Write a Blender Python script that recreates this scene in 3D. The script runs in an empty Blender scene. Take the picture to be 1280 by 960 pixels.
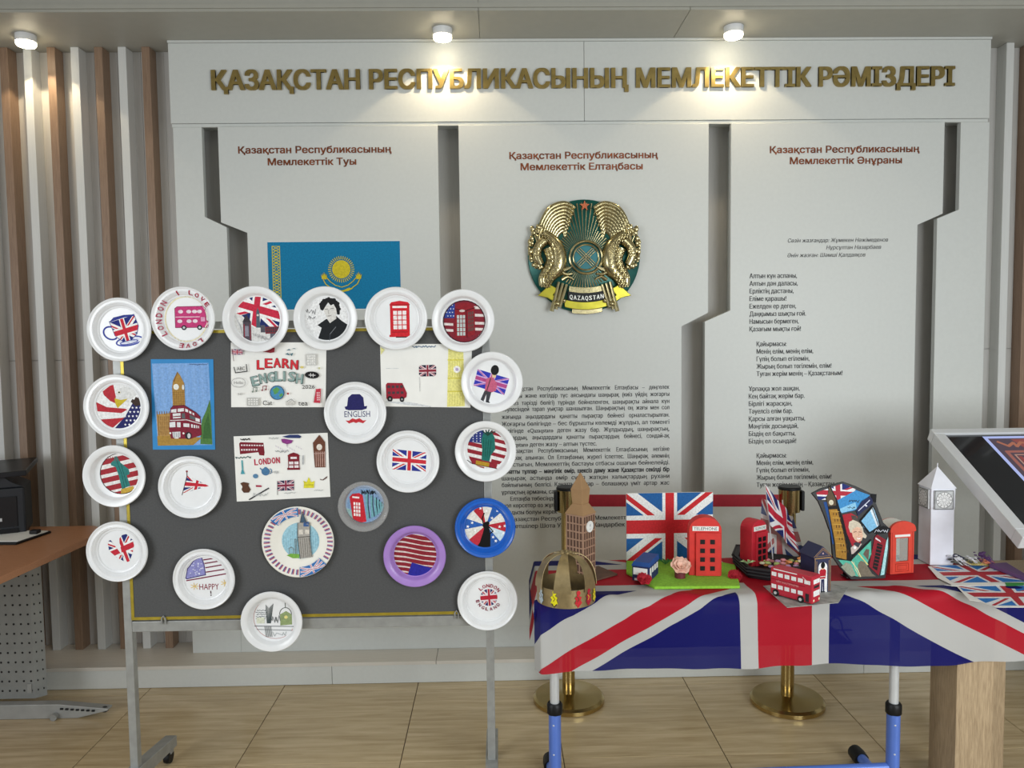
import bpy, bmesh, math, random
from mathutils import Vector, Matrix
from math import sin, cos, pi, atan2, hypot, radians, sqrt
random.seed(7)
C = bpy.context.scene.collection
SC = bpy.context.scene
# ---------------------------------------------------------------- camera
F, H = 970.0, 1.6
PITCH, YAW, ROLL = -0.06243, 0.01936, -0.01191
fw = Vector((sin(YAW)*cos(PITCH), cos(YAW)*cos(PITCH), sin(PITCH)))
r0 = Vector((cos(YAW), -sin(YAW), 0)); u0 = r0.cross(fw)
RT = cos(ROLL)*r0 + sin(ROLL)*u0; UP = -sin(ROLL)*r0 + cos(ROLL)*u0
cd = bpy.data.cameras.new('camera'); cam = bpy.data.objects.new('camera', cd); C.objects.link(cam)
cd.sensor_width = 36; cd.lens = 36*F/1280; cd.clip_start = .05
M = Matrix((RT, UP, -fw)).transposed().to_4x4(); M.translation = (0, 0, H); cam.matrix_world = M
SC.camera = cam
# ---------------------------------------------------------------- world, lights, exposure
w = bpy.data.worlds.new('world'); SC.world = w; w.use_nodes = True
w.node_tree.nodes['Background'].inputs[0].default_value = (.92, .95, .97, 1)
w.node_tree.nodes['Background'].inputs[1].default_value = .30
def area(name, loc, target, sx, sy, power, col):
    l = bpy.data.lights.new(name, 'AREA'); l.shape = 'RECTANGLE'; l.size = sx; l.size_y = sy; l.energy = power; l.color = col
    o = bpy.data.objects.new(name, l); C.objects.link(o); o.location = loc
    o.rotation_euler = (Vector(target)-Vector(loc)).to_track_quat('-Z', 'Y').to_euler(); return o
area('ceiling_panel_light', (-.3, 1.2, 3.2), (-.3, 1.2, 0), 2.4, .6, 5, (1, .95, .84))
area('ceiling_panel_light', (.6, -.9, 3.2), (.6, -.9, 0), 3.0, 1.0, 26, (1, .95, .86))
area('window_light', (-3.0, .2, 1.5), (.2, 3.5, 1.0), 1.6, 1.6, 19, (.93, .97, 1)).data.spread = radians(120)
area('window_light', (2.3, -.6, 1.5), (.9, 3.5, 1.1), 2.0, 1.6, 32, (.93, .98, 1)).data.spread = radians(120)
SC.view_settings.view_transform = 'Standard'; SC.view_settings.look = 'None'
SC.view_settings.gamma = 1; SC.view_settings.exposure = 0.36; SC.view_settings.use_curve_mapping = False
# ---------------------------------------------------------------- pixel -> place on a real plane
def ray(px, py): return fw + RT*((px-640)/F) - UP*((py-480)/F)
def wy(px, py, Y): r = ray(px, py); return Vector((0, 0, H)) + r*(Y/r.y)
def wz(px, py, Z): r = ray(px, py); return Vector((0, 0, H)) + r*((Z-H)/r.z)
# ---------------------------------------------------------------- colours and materials
def lin(h):
    if isinstance(h, str):
        h = [int(h[i:i+2], 16)/255 for i in (0, 2, 4)]
    return tuple(c/12.92 if c <= .04045 else ((c+.055)/1.055)**2.4 for c in h)
MT = {}
def mat(name, col, rough=.5, metal=0, var=.06, scale=20, bump=0, spec=.5, stretch=(1, 1, 1), trans=0, alpha=1, coat=0, aniso=None):
    if name in MT: return MT[name]
    m = bpy.data.materials.new(name); m.use_nodes = True; nt = m.node_tree; b = nt.nodes['Principled BSDF']
    c = lin(col)
    b.inputs['Roughness'].default_value = rough; b.inputs['Metallic'].default_value = metal
    b.inputs['Specular IOR Level'].default_value = spec; b.inputs['Transmission Weight'].default_value = trans
    b.inputs['Alpha'].default_value = alpha; b.inputs['Coat Weight'].default_value = coat
    b.inputs['Base Color'].default_value = (*c, 1)
    if var or bump:
        tc = nt.nodes.new('ShaderNodeTexCoord'); mp = nt.nodes.new('ShaderNodeMapping'); mp.inputs['Scale'].default_value = stretch
        nz = nt.nodes.new('ShaderNodeTexNoise'); nz.inputs['Scale'].default_value = scale; nz.inputs['Detail'].default_value = 5
        nt.links.new(tc.outputs['Object'], mp.inputs[0]); nt.links.new(mp.outputs[0], nz.inputs['Vector'])
        if var:
            rp = nt.nodes.new('ShaderNodeValToRGB')
            rp.color_ramp.elements[0].position = .3; rp.color_ramp.elements[1].position = .7
            rp.color_ramp.elements[0].color = (*[max(0, v*(1-var*2)) for v in c], 1)
            rp.color_ramp.elements[1].color = (*[min(1, v*(1+var)) for v in c], 1)
            nt.links.new(nz.outputs['Fac'], rp.inputs[0]); nt.links.new(rp.outputs[0], b.inputs['Base Color'])
        if bump:
            bp = nt.nodes.new('ShaderNodeBump'); bp.inputs['Strength'].default_value = bump; bp.inputs['Distance'].default_value = .002
            nt.links.new(nz.outputs['Fac'], bp.inputs['Height']); nt.links.new(bp.outputs[0], b.inputs['Normal'])
    MT[name] = m; return m
def wood(name, c1, c2, stretch, rough=.45, scale=6, rep=None):
    if name in MT: return MT[name]
    m = mat(name, c1, rough, 0, .05, scale, .15, stretch=stretch); nt = m.node_tree
    rp = [n for n in nt.nodes if n.type == 'VALTORGB'][0]; nz = [n for n in nt.nodes if n.type == 'TEX_NOISE'][0]
    nz.inputs['Detail'].default_value = 9; nz.inputs['Roughness'].default_value = .65; nz.inputs['Distortion'].default_value = .4
    rp.color_ramp.elements[0].color = (*lin(c2), 1); rp.color_ramp.elements[1].color = (*lin(c1), 1)
    rp.color_ramp.elements[0].position = .32; rp.color_ramp.elements[1].position = .66
    return m
WHITE = mat('white_laminate', 'D3D6D2', .42, 0, .012, 60, .04, spec=.4)
WHITE2 = mat('white_slat_laminate', 'D6D7D4', .4, 0, .02, 8, stretch=(20, 20, 1))
WALLM = mat('backing_laminate', 'C4C2BE', .5, 0, .03, 8, stretch=(20, 20, 1))
PLINTH = mat('plinth_laminate', 'DAD5CB', .4, 0, .03, 10, stretch=(1, 12, 1))
BROWN = wood('brown_oak_slat', '9A806A', '7C634F', (60, 60, 2.0))
OAK = wood('light_oak', 'BFA888', '957F63', (40, 40, 2.5))
DESK = wood('desk_beech', 'B98561', 'A9724F', (4, 40, 40), .35)
def tile_mat():
    m = wood('travertine_tile', 'D2BF9B', 'AF9A74', (1.1, 14, 14), .22, 2.6)
    nt = m.node_tree; oi = nt.nodes.new('ShaderNodeObjectInfo'); mp = [n for n in nt.nodes if n.type == 'MAPPING'][0]
    mu = nt.nodes.new('ShaderNodeVectorMath'); mu.operation = 'SCALE'; mu.inputs[3].default_value = 40
    cb = nt.nodes.new('ShaderNodeCombineXYZ')
    for i in range(3): nt.links.new(oi.outputs['Random'], cb.inputs[i])
    nt.links.new(cb.outputs[0], mu.inputs[0]); nt.links.new(mu.outputs[0], mp.inputs['Location']); return m
TILE = tile_mat(); GROUT = mat('grout', '3F3529', .9)
GOLD = mat('brushed_gold', 'A8935A', .34, .9, .10, 40); BRASS = mat('polished_brass', 'B7A16C', .2, 1, 0, 6)
GREY = mat('grey_felt_board', '4E4F50', .85, 0, .07, 180, .2); STEEL = mat('grey_painted_steel', '9EA09E', .4, .3, .08, 30)
GTAPE = mat('gold_tape', 'B5A13A', .3, .5, .1, 30); PLASTIC = mat('white_plastic', 'EAECEE', .28, 0, .015, 30, coat=.2)
BLACK = mat('black_plastic', '121315', .45, 0, .1, 30, spec=.3); DGREY = mat('dark_grey_plastic', '2B2E33', .45, 0, .1, 30)
PAPER = mat('white_paper', 'ECECE8', .75, 0, .03, 15, .1)
def ink_mat():
    m = bpy.data.materials.new('ink'); m.use_nodes = True; nt = m.node_tree; b = nt.nodes['Principled BSDF']
    a = nt.nodes.new('ShaderNodeAttribute'); a.attribute_name = 'Col'
    tc = nt.nodes.new('ShaderNodeTexCoord'); nz = nt.nodes.new('ShaderNodeTexNoise'); nz.inputs['Scale'].default_value = 160; nz.inputs['Detail'].default_value = 4
    mr = nt.nodes.new('ShaderNodeMapRange'); mr.inputs[1].default_value = .3; mr.inputs[2].default_value = .7; mr.inputs[3].default_value = .82; mr.inputs[4].default_value = 1.12
    mx = nt.nodes.new('ShaderNodeVectorMath'); mx.operation = 'SCALE'
    nt.links.new(tc.outputs['Object'], nz.inputs['Vector']); nt.links.new(nz.outputs['Fac'], mr.inputs[0])
    nt.links.new(a.outputs['Color'], mx.inputs[0]); nt.links.new(mr.outputs[0], mx.inputs[3]); nt.links.new(mx.outputs[0], b.inputs['Base Color'])
    b.inputs['Roughness'].default_value = .6; b.inputs['Specular IOR Level'].default_value = .2; return m
INK = ink_mat()
# ---------------------------------------------------------------- object helpers
def wm(o):
    m = o.matrix_basis.copy()
    while o.parent: o = o.parent; m = o.matrix_basis @ m
    return m
def tag(o, label=None, cat=None, group=None, kind=None):
    if label: o['label'] = label
    if cat: o['category'] = cat
    if group: o['group'] = group
    if kind: o['kind'] = kind
    return o
def link(name, me, parent=None, world=True):
    o = bpy.data.objects.new(name, me); C.objects.link(o)
    if parent is not None:
        o.parent = parent
        if world: me.transform(wm(parent).inverted())
    elif world and me is not None and len(me.vertices):
        xs = [v.co for v in me.vertices]
        c = Vector(((min(v.x for v in xs)+max(v.x for v in xs))/2, (min(v.y for v in xs)+max(v.y for v in xs))/2, min(v.z for v in xs)))
        me.transform(Matrix.Translation(-c)); o.location = c
    return o
def empty(name, loc, label=None, cat=None, group=None, rz=0, rx=0, kind=None):
    o = bpy.data.objects.new(name, None); C.objects.link(o); o.location = loc; o.rotation_euler = (rx, 0, rz); o.empty_display_size = .05
    return tag(o, label, cat, group, kind)
class MB:
    def __init__(s): s.v = []; s.f = []; s.m = []
    def add(s, vs, fs, mi=0):
        n = len(s.v); s.v += [tuple(v) for v in vs]; s.f += [[i+n for i in f] for f in fs]; s.m += [mi]*len(fs); return s
    def box(s, x0, x1, y0, y1, z0, z1, mi=0):
        return s.add([(x, y, z) for x in (x0, x1) for y in (y0, y1) for z in (z0, z1)],
                     [(0, 1, 3, 2), (4, 6, 7, 5), (0, 4, 5, 1), (2, 3, 7, 6), (0, 2, 6, 4), (1, 5, 7, 3)], mi)
    def prism(s, pts, y0, y1, mi=0):                     # outline in xz, thick along y
        n = len(pts)
        a = sum(pts[i][0]*pts[(i+1) % n][1]-pts[(i+1) % n][0]*pts[i][1] for i in range(n))
        if a < 0: pts = pts[::-1]
        vs = [(p[0], y0, p[1]) for p in pts]+[(p[0], y1, p[1]) for p in pts]
        return s.add(vs, [list(range(n)), list(range(2*n-1, n-1, -1))]+[(i, i+n, (i+1) % n+n, (i+1) % n) for i in range(n)], mi)
    def slab(s, pts, z0, z1, mi=0):                      # outline in xy, thick along z
        n = len(pts)
        a = sum(pts[i][0]*pts[(i+1) % n][1]-pts[(i+1) % n][0]*pts[i][1] for i in range(n))
        if a < 0: pts = pts[::-1]
        vs = [(p[0], p[1], z0) for p in pts]+[(p[0], p[1], z1) for p in pts]
        return s.add(vs, [list(range(n-1, -1, -1)), list(range(n, 2*n))]+[(i, (i+1) % n, (i+1) % n+n, i+n) for i in range(n)], mi)
    def lathe(s, prof, c=(0, 0, 0), ax='z', n=32, mi=0, cap=True):
        vs = []
        for r, h in prof:
            for k in range(n):
                a = 2*pi*k/n; p = (r*cos(a), r*sin(a), h)
                if ax == 'y': p = (p[0], h, -p[1])
                if ax == 'x': p = (h, p[0], p[1])
                vs.append((p[0]+c[0], p[1]+c[1], p[2]+c[2]))
        fs = [(i*n+k, i*n+(k+1) % n, (i+1)*n+(k+1) % n, (i+1)*n+k) for i in range(len(prof)-1) for k in range(n)]
        if cap:
            if prof[0][0] > 1e-5: fs.append(tuple(range(n-1, -1, -1)))
            if prof[-1][0] > 1e-5: m = (len(prof)-1)*n; fs.append(tuple(range(m, m+n)))
        return s.add(vs, fs, mi)
    def tube(s, path, rad, n=8, mi=0, flat=1.0, up=Vector((0, 1, 0))):
        path = [Vector(p) for p in path]; R = rad if hasattr(rad, '__len__') else [rad]*len(path); vs = []
        for i, p in enumerate(path):
            t = (path[min(i+1, len(path)-1)]-path[max(i-1, 0)]).normalized()
            u = up if abs(t.dot(up)) < .95 else Vector((1, 0, 0))
            a = t.cross(u).normalized(); b = a.cross(t)
            for k in range(n):
                an = 2*pi*k/n; vs.append(p + a*R[i]*cos(an) + b*R[i]*sin(an)*flat)
        fs = [(i*n+k, i*n+(k+1) % n, (i+1)*n+(k+1) % n, (i+1)*n+k) for i in range(len(path)-1) for k in range(n)]
        fs += [tuple(range(n-1, -1, -1)), tuple(range((len(path)-1)*n, len(path)*n))]
        return s.add(vs, fs, mi)
    def ball(s, c, r, sc=(1, 1, 1), n=12, mi=0):
        vs = []; fs = []; m = n//2
        for i in range(m+1):
            for k in range(n):
                a = pi*i/m; b = 2*pi*k/n; vs.append((c[0]+r*sc[0]*sin(a)*cos(b), c[1]+r*sc[1]*sin(a)*sin(b), c[2]+r*sc[2]*cos(a)))
        fs = [(i*n+k, (i+1)*n+k, (i+1)*n+(k+1) % n, i*n+(k+1) % n) for i in range(m) for k in range(n)]
        return s.add(vs, fs, mi)
    def xf(s, mtx):
        s.v = [tuple(mtx @ Vector(v)) for v in s.v]; return s
    def build(s, name, mats, parent=None, world=True, smooth=False, bevel=0, seg=2):
        me = bpy.data.meshes.new(name); me.from_pydata(s.v, [], s.f)
        for m in (mats if isinstance(mats, (list, tuple)) else [mats]): me.materials.append(m)
        me.polygons.foreach_set('material_index', s.m)
        bm = bmesh.new(); bm.from_mesh(me); bmesh.ops.remove_doubles(bm, verts=bm.verts, dist=1e-6)
        bmesh.ops.recalc_face_normals(bm, faces=bm.faces)
        if bevel:
            es = [e for e in bm.edges if len(e.link_faces) == 2 and e.calc_face_angle() > .5]
            bmesh.ops.bevel(bm, geom=es, offset=bevel, segments=seg, affect='EDGES', profile=.5)
        bm.to_mesh(me); bm.free()
        if smooth:
            me.polygons.foreach_set('use_smooth', [True]*len(me.polygons)); me.set_sharp_from_angle(angle=.7)
        me.update(); return link(name, me, parent, world)
# ---------------------------------------------------------------- lettering
from mathutils.geometry import delaunay_2d_cdt
_tc = {}; _gc = {}
def tri_outline(vs, es):
    """fill glyph outlines: constrained Delaunay, keep triangles whose winding is not zero"""
    if not vs: return [], []
    V, E_, Fc, *_ = delaunay_2d_cdt([Vector(v) for v in vs], es, [], 0, 1e-6)
    seg = [(vs[i], vs[j]) for i, j in es]; keep = []
    for f in Fc:
        x = sum(V[i].x for i in f)/3; y = sum(V[i].y for i in f)/3+1e-7; w_ = 0
        for (x0, y0), (x1, y1) in seg:
            if (y0 <= y) != (y1 <= y) and x0+(y-y0)*(x1-x0)/(y1-y0) > x: w_ += 1 if y1 > y0 else -1
        if w_: keep.append(tuple(f))
    return [(v.x, v.y) for v in V], keep
def outline(t, res):
    cu = bpy.data.curves.new('t', 'FONT'); cu.body = t; cu.size = 1; cu.resolution_u = res; cu.fill_mode = 'NONE'
    o = bpy.data.objects.new('t', cu); C.objects.link(o)
    dg = bpy.context.evaluated_depsgraph_get(); dg.update(); me = o.evaluated_get(dg).to_mesh()
    vs = [(v.co.x, v.co.y) for v in me.vertices]; es = [tuple(e.vertices) for e in me.edges]
    o.evaluated_get(dg).to_mesh_clear(); bpy.data.objects.remove(o); bpy.data.curves.remove(cu); return vs, es
def glyph(ch, res):
    k = (ch, res)
    if k not in _gc: _gc[k] = tri_outline(*outline(ch, res))
    return _gc[k]
_adv = {}
def tmesh(t, off=0.0, res=3):
    k = (t, res)
    if k in _tc: return _tc[k]
    if len(t) == 1: _tc[k] = glyph(t, res); return _tc[k]
    # find each glyph's place from the outline of the whole string: glyph outlines come in order
    vs, es = outline(t, res); V = []; Fc = []; i = 0
    for ch in t:
        if ch == ' ': continue
        ko = (ch, res, 'o')
        if ko not in _gc: _gc[ko] = outline(ch, res)
        g0 = _gc[ko][0]; gv, gf = glyph(ch, res); n = len(g0)
        dx = vs[i][0]-g0[0][0]; i += n; m = len(V)
        V += [(x+dx, y) for x, y in gv]; Fc += [tuple(q+m for q in f) for f in gf]
    _tc[k] = (V, Fc); return _tc[k]
def bb(vs): xs = [v[0] for v in vs]; ys = [v[1] for v in vs]; return min(xs), max(xs), min(ys), max(ys)
STRIKES = ((-1, -1), (1, -1), (1, 1), (-1, 1), (0, 0))
_h = tmesh('Н'); CAP = bb(_h[0])[3]
def place_text(mb, t, x0, x1, zbase, cap, Y, off=0.0, italic=0, mi=0, justify=False, res=2):
    sy = cap/CAP
    if off > .01:
        for i, (dx, dz) in enumerate(STRIKES if off > .03 else ((-1, 0), (1, 0))):
            place_text(mb, t, x0+dx*off*.8*sy, x1 and x1+dx*off*.8*sy, zbase+dz*off*.5*sy, cap, Y-i*.00007, 0.0, italic, mi, justify, res)
        return
    if justify:
        ws = t.split(); ms = [tmesh(q, off, res) for q in ws]; wd = [bb(m[0])[1] for m in ms]
        sx = sy*.92; tot = sum(wd)*sx; gap = (x1-x0-tot)/max(1, len(ws)-1)
        if gap < .35*sx*.9: sx *= (x1-x0)*.86/tot; gap = (x1-x0-sum(wd)*sx)/max(1, len(ws)-1)
        x = x0
        for m, q in zip(ms, wd):
            mb.add([(x+v[0]*sx, Y, zbase+v[1]*sy) for v in m[0]], m[1], mi); x += q*sx+gap
        return
    vs, fs = tmesh(t, off, res); a = bb(vs)
    sx = (x1-x0)/(a[1]-a[0]) if x1 is not None else sy*.86
    mb.add([(x0+(v[0]-a[0])*sx+italic*v[1]*sy, Y, zbase+v[1]*sy) for v in vs], fs, mi)
def flatbuild(mb, name, m, parent):
    me = bpy.data.meshes.new(name); me.from_pydata(mb.v, [], mb.f)
    for q in (m if isinstance(m, (list, tuple)) else [m]): me.materials.append(q)
    me.polygons.foreach_set('material_index', mb.m)
    bm = bmesh.new(); bm.from_mesh(me)
    for f in bm.faces:
        f.normal_update()
        if f.normal.y > 0: f.normal_flip()
    bm.to_mesh(me); bm.free(); return link(name, me, parent, True)
# ---------------------------------------------------------------- drawings: flat ink shapes laid on paper, plates and card
def clip(poly, cl):
    n = len(cl); ar = sum(cl[i][0]*cl[(i+1) % n][1]-cl[(i+1) % n][0]*cl[i][1] for i in range(n))
    if ar < 0: cl = cl[::-1]
    out = list(poly)
    for i in range(n):
        a, b = cl[i], cl[(i+1) % n]; src = out; out = []
        if not src: break
        sd = lambda p: (b[0]-a[0])*(p[1]-a[1])-(b[1]-a[1])*(p[0]-a[0])
        for j in range(len(src)):
            p, q = src[j-1], src[j]; dp, dq = sd(p), sd(q)
            if (dp >= 0) != (dq >= 0):
                t = dp/(dp-dq); out.append((p[0]+(q[0]-p[0])*t, p[1]+(q[1]-p[1])*t))
            if dq >= 0: out.append(q)
    return out if len(out) > 2 else []
class Art:
    """shapes given in the coordinates of a picture whose corner is (ox,oy) and whose scale is k; c = centre of the thing, S = metres per unit"""
    def __init__(s, ox, oy, k, c, S, prof=None, rot=0):
        s.o = (ox, oy, k, c, S); s.v = []; s.f = []; s.c = []; s.n = 0; s.prof = prof; s.clips = None; s.rot = rot
    def crop(s, ox, oy, k): s.o = (ox, oy, k, s.o[3], s.o[4]); return s
    def P(s, p):
        ox, oy, k, c, S = s.o
        x, z = (ox+p[0]/k-c[0])*S, -(oy+p[1]/k-c[1])*S
        return x, z
    def raw(s, col, vs, fs, up=True):
        s.n += 1 if up else .08
        n = len(s.v); y = -.00025-s.n*.00003
        s.v += [(a, y, b) for a, b in map(s.P, vs)]; s.f += [[i+n for i in f] for f in fs]; s.c += [(*lin(col), 1)]*len(fs); return s
    def poly(s, col, pts, up=True):
        if s.clips:
            if up: s.n += 1
            for cl in s.clips:
                q = clip(pts, cl)
                if q: s.raw(col, q, [range(len(q))], False)
            return s
        return s.raw(col, pts, [range(len(pts))], up)
    def rect(s, col, x0, y0, x1, y1, rot=0, up=True):
        cx, cy = (x0+x1)/2, (y0+y1)/2
        return s.poly(col, [(cx+(x-cx)*cos(rot)-(y-cy)*sin(rot), cy+(x-cx)*sin(rot)+(y-cy)*cos(rot)) for x, y in ((x0, y0), (x1, y0), (x1, y1), (x0, y1))], up)
    def grid(s, col, x0, y0, x1, y1, nx, ny, gx, gy=None, sk=0):
        gy = gy if gy is not None else gx; w = (x1-x0-gx*(nx-1))/nx; h = (y1-y0-gy*(ny-1))/ny; s.n += 1
        for i in range(nx):
            for j in range(ny):
                x = x0+i*(w+gx); y = y0+j*(h+gy); a, b = sk*(x-x0), sk*(x+w-x0)
                s.poly(col, [(x, y+a), (x+w, y+b), (x+w, y+h+b), (x, y+h+a)], False)
        return s
    def circ(s, col, x, y, rx, ry=None, n=28, a0=0, a1=2*pi, rot=0):
        ry = ry or rx; P = []
        for i in range(n+(a1-a0 < 6.2)):
            a = a0+(a1-a0)*i/n; p = (rx*cos(a), ry*sin(a)); P.append((x+p[0]*cos(rot)-p[1]*sin(rot), y+p[0]*sin(rot)+p[1]*cos(rot)))
        return s.poly(col, P)
    def line(s, col, pts, w, close=False):
        if close: pts = list(pts)+[pts[0]]
        s.n += 1
        for a, b in zip(pts, pts[1:]):
            dx, dy = b[0]-a[0], b[1]-a[1]; L = hypot(dx, dy) or 1; ux, uy = dx/L*w/2, dy/L*w/2; e = .6
            s.poly(col, [(a[0]-ux*e-uy, a[1]-uy*e+ux), (b[0]+ux*e-uy, b[1]+uy*e+ux), (b[0]+ux*e+uy, b[1]+uy*e-ux), (a[0]-ux*e+uy, a[1]-uy*e-ux)], False)
        return s
    def ring(s, col, x, y, rx, ry, w, a0=0, a1=2*pi, n=32, rot=0):
        P = []
        for i in range(n+1):
            a = a0+(a1-a0)*i/n; p = (rx*cos(a), ry*sin(a)); P.append((x+p[0]*cos(rot)-p[1]*sin(rot), y+p[0]*sin(rot)+p[1]*cos(rot)))
        return s.line(col, P, w)
    def star(s, col, x, y, r, up=True, rot=0, k=.42):
        return s.poly(col, [(x+(r if i % 2 == 0 else r*k)*sin(rot+pi*i/5), y-(r if i % 2 == 0 else r*k)*cos(rot+pi*i/5)) for i in range(10)], up)
    def text(s, col, t, cx, cy, w, h, rot=0, off=.02):
        if t == 'I': w = w*.32
        vs, fs = tmesh(t, off, 2); a = bb(vs); q = []
        for v in vs:
            x = ((v[0]-a[0])/(a[1]-a[0])-.5)*w; y = -((v[1]-a[2])/(a[3]-a[2])-.5)*h
            q.append((cx+x*cos(rot)-y*sin(rot), cy+x*sin(rot)+y*cos(rot)))
        s.raw(col, q, fs)
        if off > .03:
            for dx, dy in ((-1, -1), (1, -1), (1, 1), (-1, 1), (-2, 0), (2, 0)): s.raw(col, [(a_+dx*off*w*.75, b_+dy*off*h*.5) for a_, b_ in q], fs)
        return s
    def scribble(s, col, x0, y0, x1, y1, n, w, seed=1):
        r = random.Random(seed); P = []
        for i in range(n+1):
            t = i/n; P.append((x0+(x1-x0)*t+r.uniform(-1, 1)*(x1-x0)/n*.8, (y0+y1)/2+(y1-y0)/2*(1 if i % 2 else -1)*r.uniform(.3, 1)))
        return s.line(col, P, w)
    def flag(s, quad, cols=('1F2A7A', 'F2F2F0', 'C8283A'), clips=None, th=1.0):
        q = quad
        def m(u, v):
            u = (u+1)/2; v = (v+1)/2
            return tuple(q[0][i]*(1-u)*(1-v)+q[1][i]*u*(1-v)+q[2][i]*u*v+q[3][i]*(1-u)*v for i in (0, 1))
        box = [(-1, -1), (1, -1), (1, 1), (-1, 1)]; old = s.clips; s.clips = clips
        def pp(col, pts, up=True):
            p = clip(pts, box)
            if p: s.poly(col, [m(*z) for z in p], up)
        pp(cols[0], box)
        k = .225*th; s.n += 1
        for sg in (1, -1):
            pp(cols[1], [(-1.5, sg*(-1.5)-k), (1.5, sg*1.5-k), (1.5, sg*1.5+k), (-1.5, sg*(-1.5)+k)], False)
        s.n += 1; k2 = .15*th
        pp(cols[2], [(-1.5, -1.5), (0, 0), (0, k2), (-1.5, -1.5+k2)], False); pp(cols[2], [(0, 0), (1.5, 1.5), (1.5, 1.5-k2), (0, -k2)], False)
        pp(cols[2], [(1.5, -1.5), (0, 0), (0, -k2), (1.5, -1.5-k2)], False); pp(cols[2], [(0, 0), (-1.5, 1.5), (-1.5, 1.5+k2), (0, k2)], False)
        pp(cols[1], [(-.17, -1), (.17, -1), (.17, 1), (-.17, 1)]); pp(cols[1], [(-1, -.34), (1, -.34), (1, .34), (-1, .34)], False)
        pp(cols[2], [(-.10, -1), (.10, -1), (.10, 1), (-.10, 1)]); pp(cols[2], [(-1, -.2), (1, -.2), (1, .2), (-1, .2)], False)
        s.clips = old; return s
    def build(s, parent, name='drawing', mtx=None, label=None):
        me = bpy.data.meshes.new(name); me.from_pydata(s.v, [], [list(f) for f in s.f]); me.materials.append(INK)
        at = me.color_attributes.new('Col', 'FLOAT_COLOR', 'CORNER')
        for p, c in zip(me.polygons, s.c):
            for li in p.loop_indices: at.data[li].color = c
        bm = bmesh.new(); bm.from_mesh(me)
        for f in bm.faces:
            f.normal_update()
            if f.normal.y > 0: f.normal_flip()
        if s.prof:
            bmesh.ops.triangulate(bm, faces=bm.faces)
            for _ in range(3):
                es = [e for e in bm.edges if e.calc_length() > .007]
                if es: bmesh.ops.subdivide_edges(bm, edges=es, cuts=1); bmesh.ops.triangulate(bm, faces=bm.faces)
            for v in bm.verts: v.co.y += s.prof(hypot(v.co.x, v.co.z))
        bm.to_mesh(me); bm.free()
        if mtx: me.transform(mtx)
        o = bpy.data.objects.new(name, me); C.objects.link(o); o.parent = parent
        if label: o['label'] = label
        return o
# ================================================================ THE SETTING
YP, YF, YI, YS, YW, ZP, ZS = 3.51, 3.65, 3.63, 3.715, 3.785, .104, 2.955
floor = tag(MB().box(-4.2, 4.2, -3, 4.0, -.06, -.004).build('floor', GROUT), 'beige stone tiled floor', kind='structure')
tx0 = wy(523, 858, 1.0).x*3.51; first = None; px_, py_ = .615, .60; g = .0016
for i in range(-6, 7):
    for j in range(0, 7):
        x0 = tx0+i*px_; y1 = 3.44+.6-j*py_; y0 = y1-py_
        if first is None:
            first = MB().box(g-px_/2, px_/2-g, g-py_/2, py_/2-g, -.012, 0).build('tile', TILE, None, world=False, bevel=.0012, seg=1); t = first
        else:
            t = bpy.data.objects.new('tile', first.data); C.objects.link(t)
        t.parent = floor; t.location = Vector((x0+px_/2, y0+py_/2, 0))-floor.location
wall = tag(MB().box(-4.2, 4.2, YW+.012, YW+.1, 0, 3.3).build('wall_back', WALLM), kind='structure')
def spart(name, mb, m, par=wall, **k): return mb.build(name, m, par, **k)
# slats
XL0 = wy(176.5, 60, YS).x; pitch = (wy(176.5, 60, YS).x-wy(58, 60, YS).x)/4; sw = .037
def slat(x, brown):
    spart('slat', MB().box(x, x+sw, YS, YW, ZP+.0005, ZS-.0005), BROWN if brown else WHITE2, bevel=.001, seg=1)
    for a, b in ((ZP+.0005, 1.505), (1.508, ZS-.0005)):
        spart('backing_board', MB().box(x+sw/2-pitch/2+.0008, x+sw/2+pitch/2-.0008, YW, YW+.012, a, b), WALLM)
for i in range(0, 13): slat(XL0-i*pitch, i % 2 == 0)
XR0 = wy(1258.5, 60, YS).x
for i in range(0, 7): slat(XR0+i*pitch, i % 2 == 1)
spart('backing_board', MB().box(XL0+sw/2+pitch/2, XR0+sw/2-pitch/2, YW, YW+.012, ZP+.0005, ZS-.0005), WALLM)
# plinth (low platform under the wall panels)
pl = tag(MB().box(-4.0, 4.0, YP+.012, YW+.01, 0, ZP-.016).build('trim_1', WHITE), 'low white platform along the foot of the wall', kind='structure')
xs = [-4.0, wy(415, 840, YP).x, wy(545, 820, YP).x, 1.9, 4.0]
for a, b in zip([-4.0, wy(545, 820, YP).x, 2.2], [wy(545, 820, YP).x, 2.2, 4.0]):
    spart('top_board', MB().box(a+.001, b-.001, YP-.006, YW, ZP-.016, ZP), PLINTH, pl, bevel=.001, seg=1)
for a, b in zip([-4.0, wy(415, 845, YP).x, 1.7], [wy(415, 845, YP).x, 1.7, 4.0]):
    spart('front_board', MB().box(a+.001, b-.001, YP, YP+.012, .001, ZP-.018), WHITE, pl, bevel=.001, seg=1)
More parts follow.
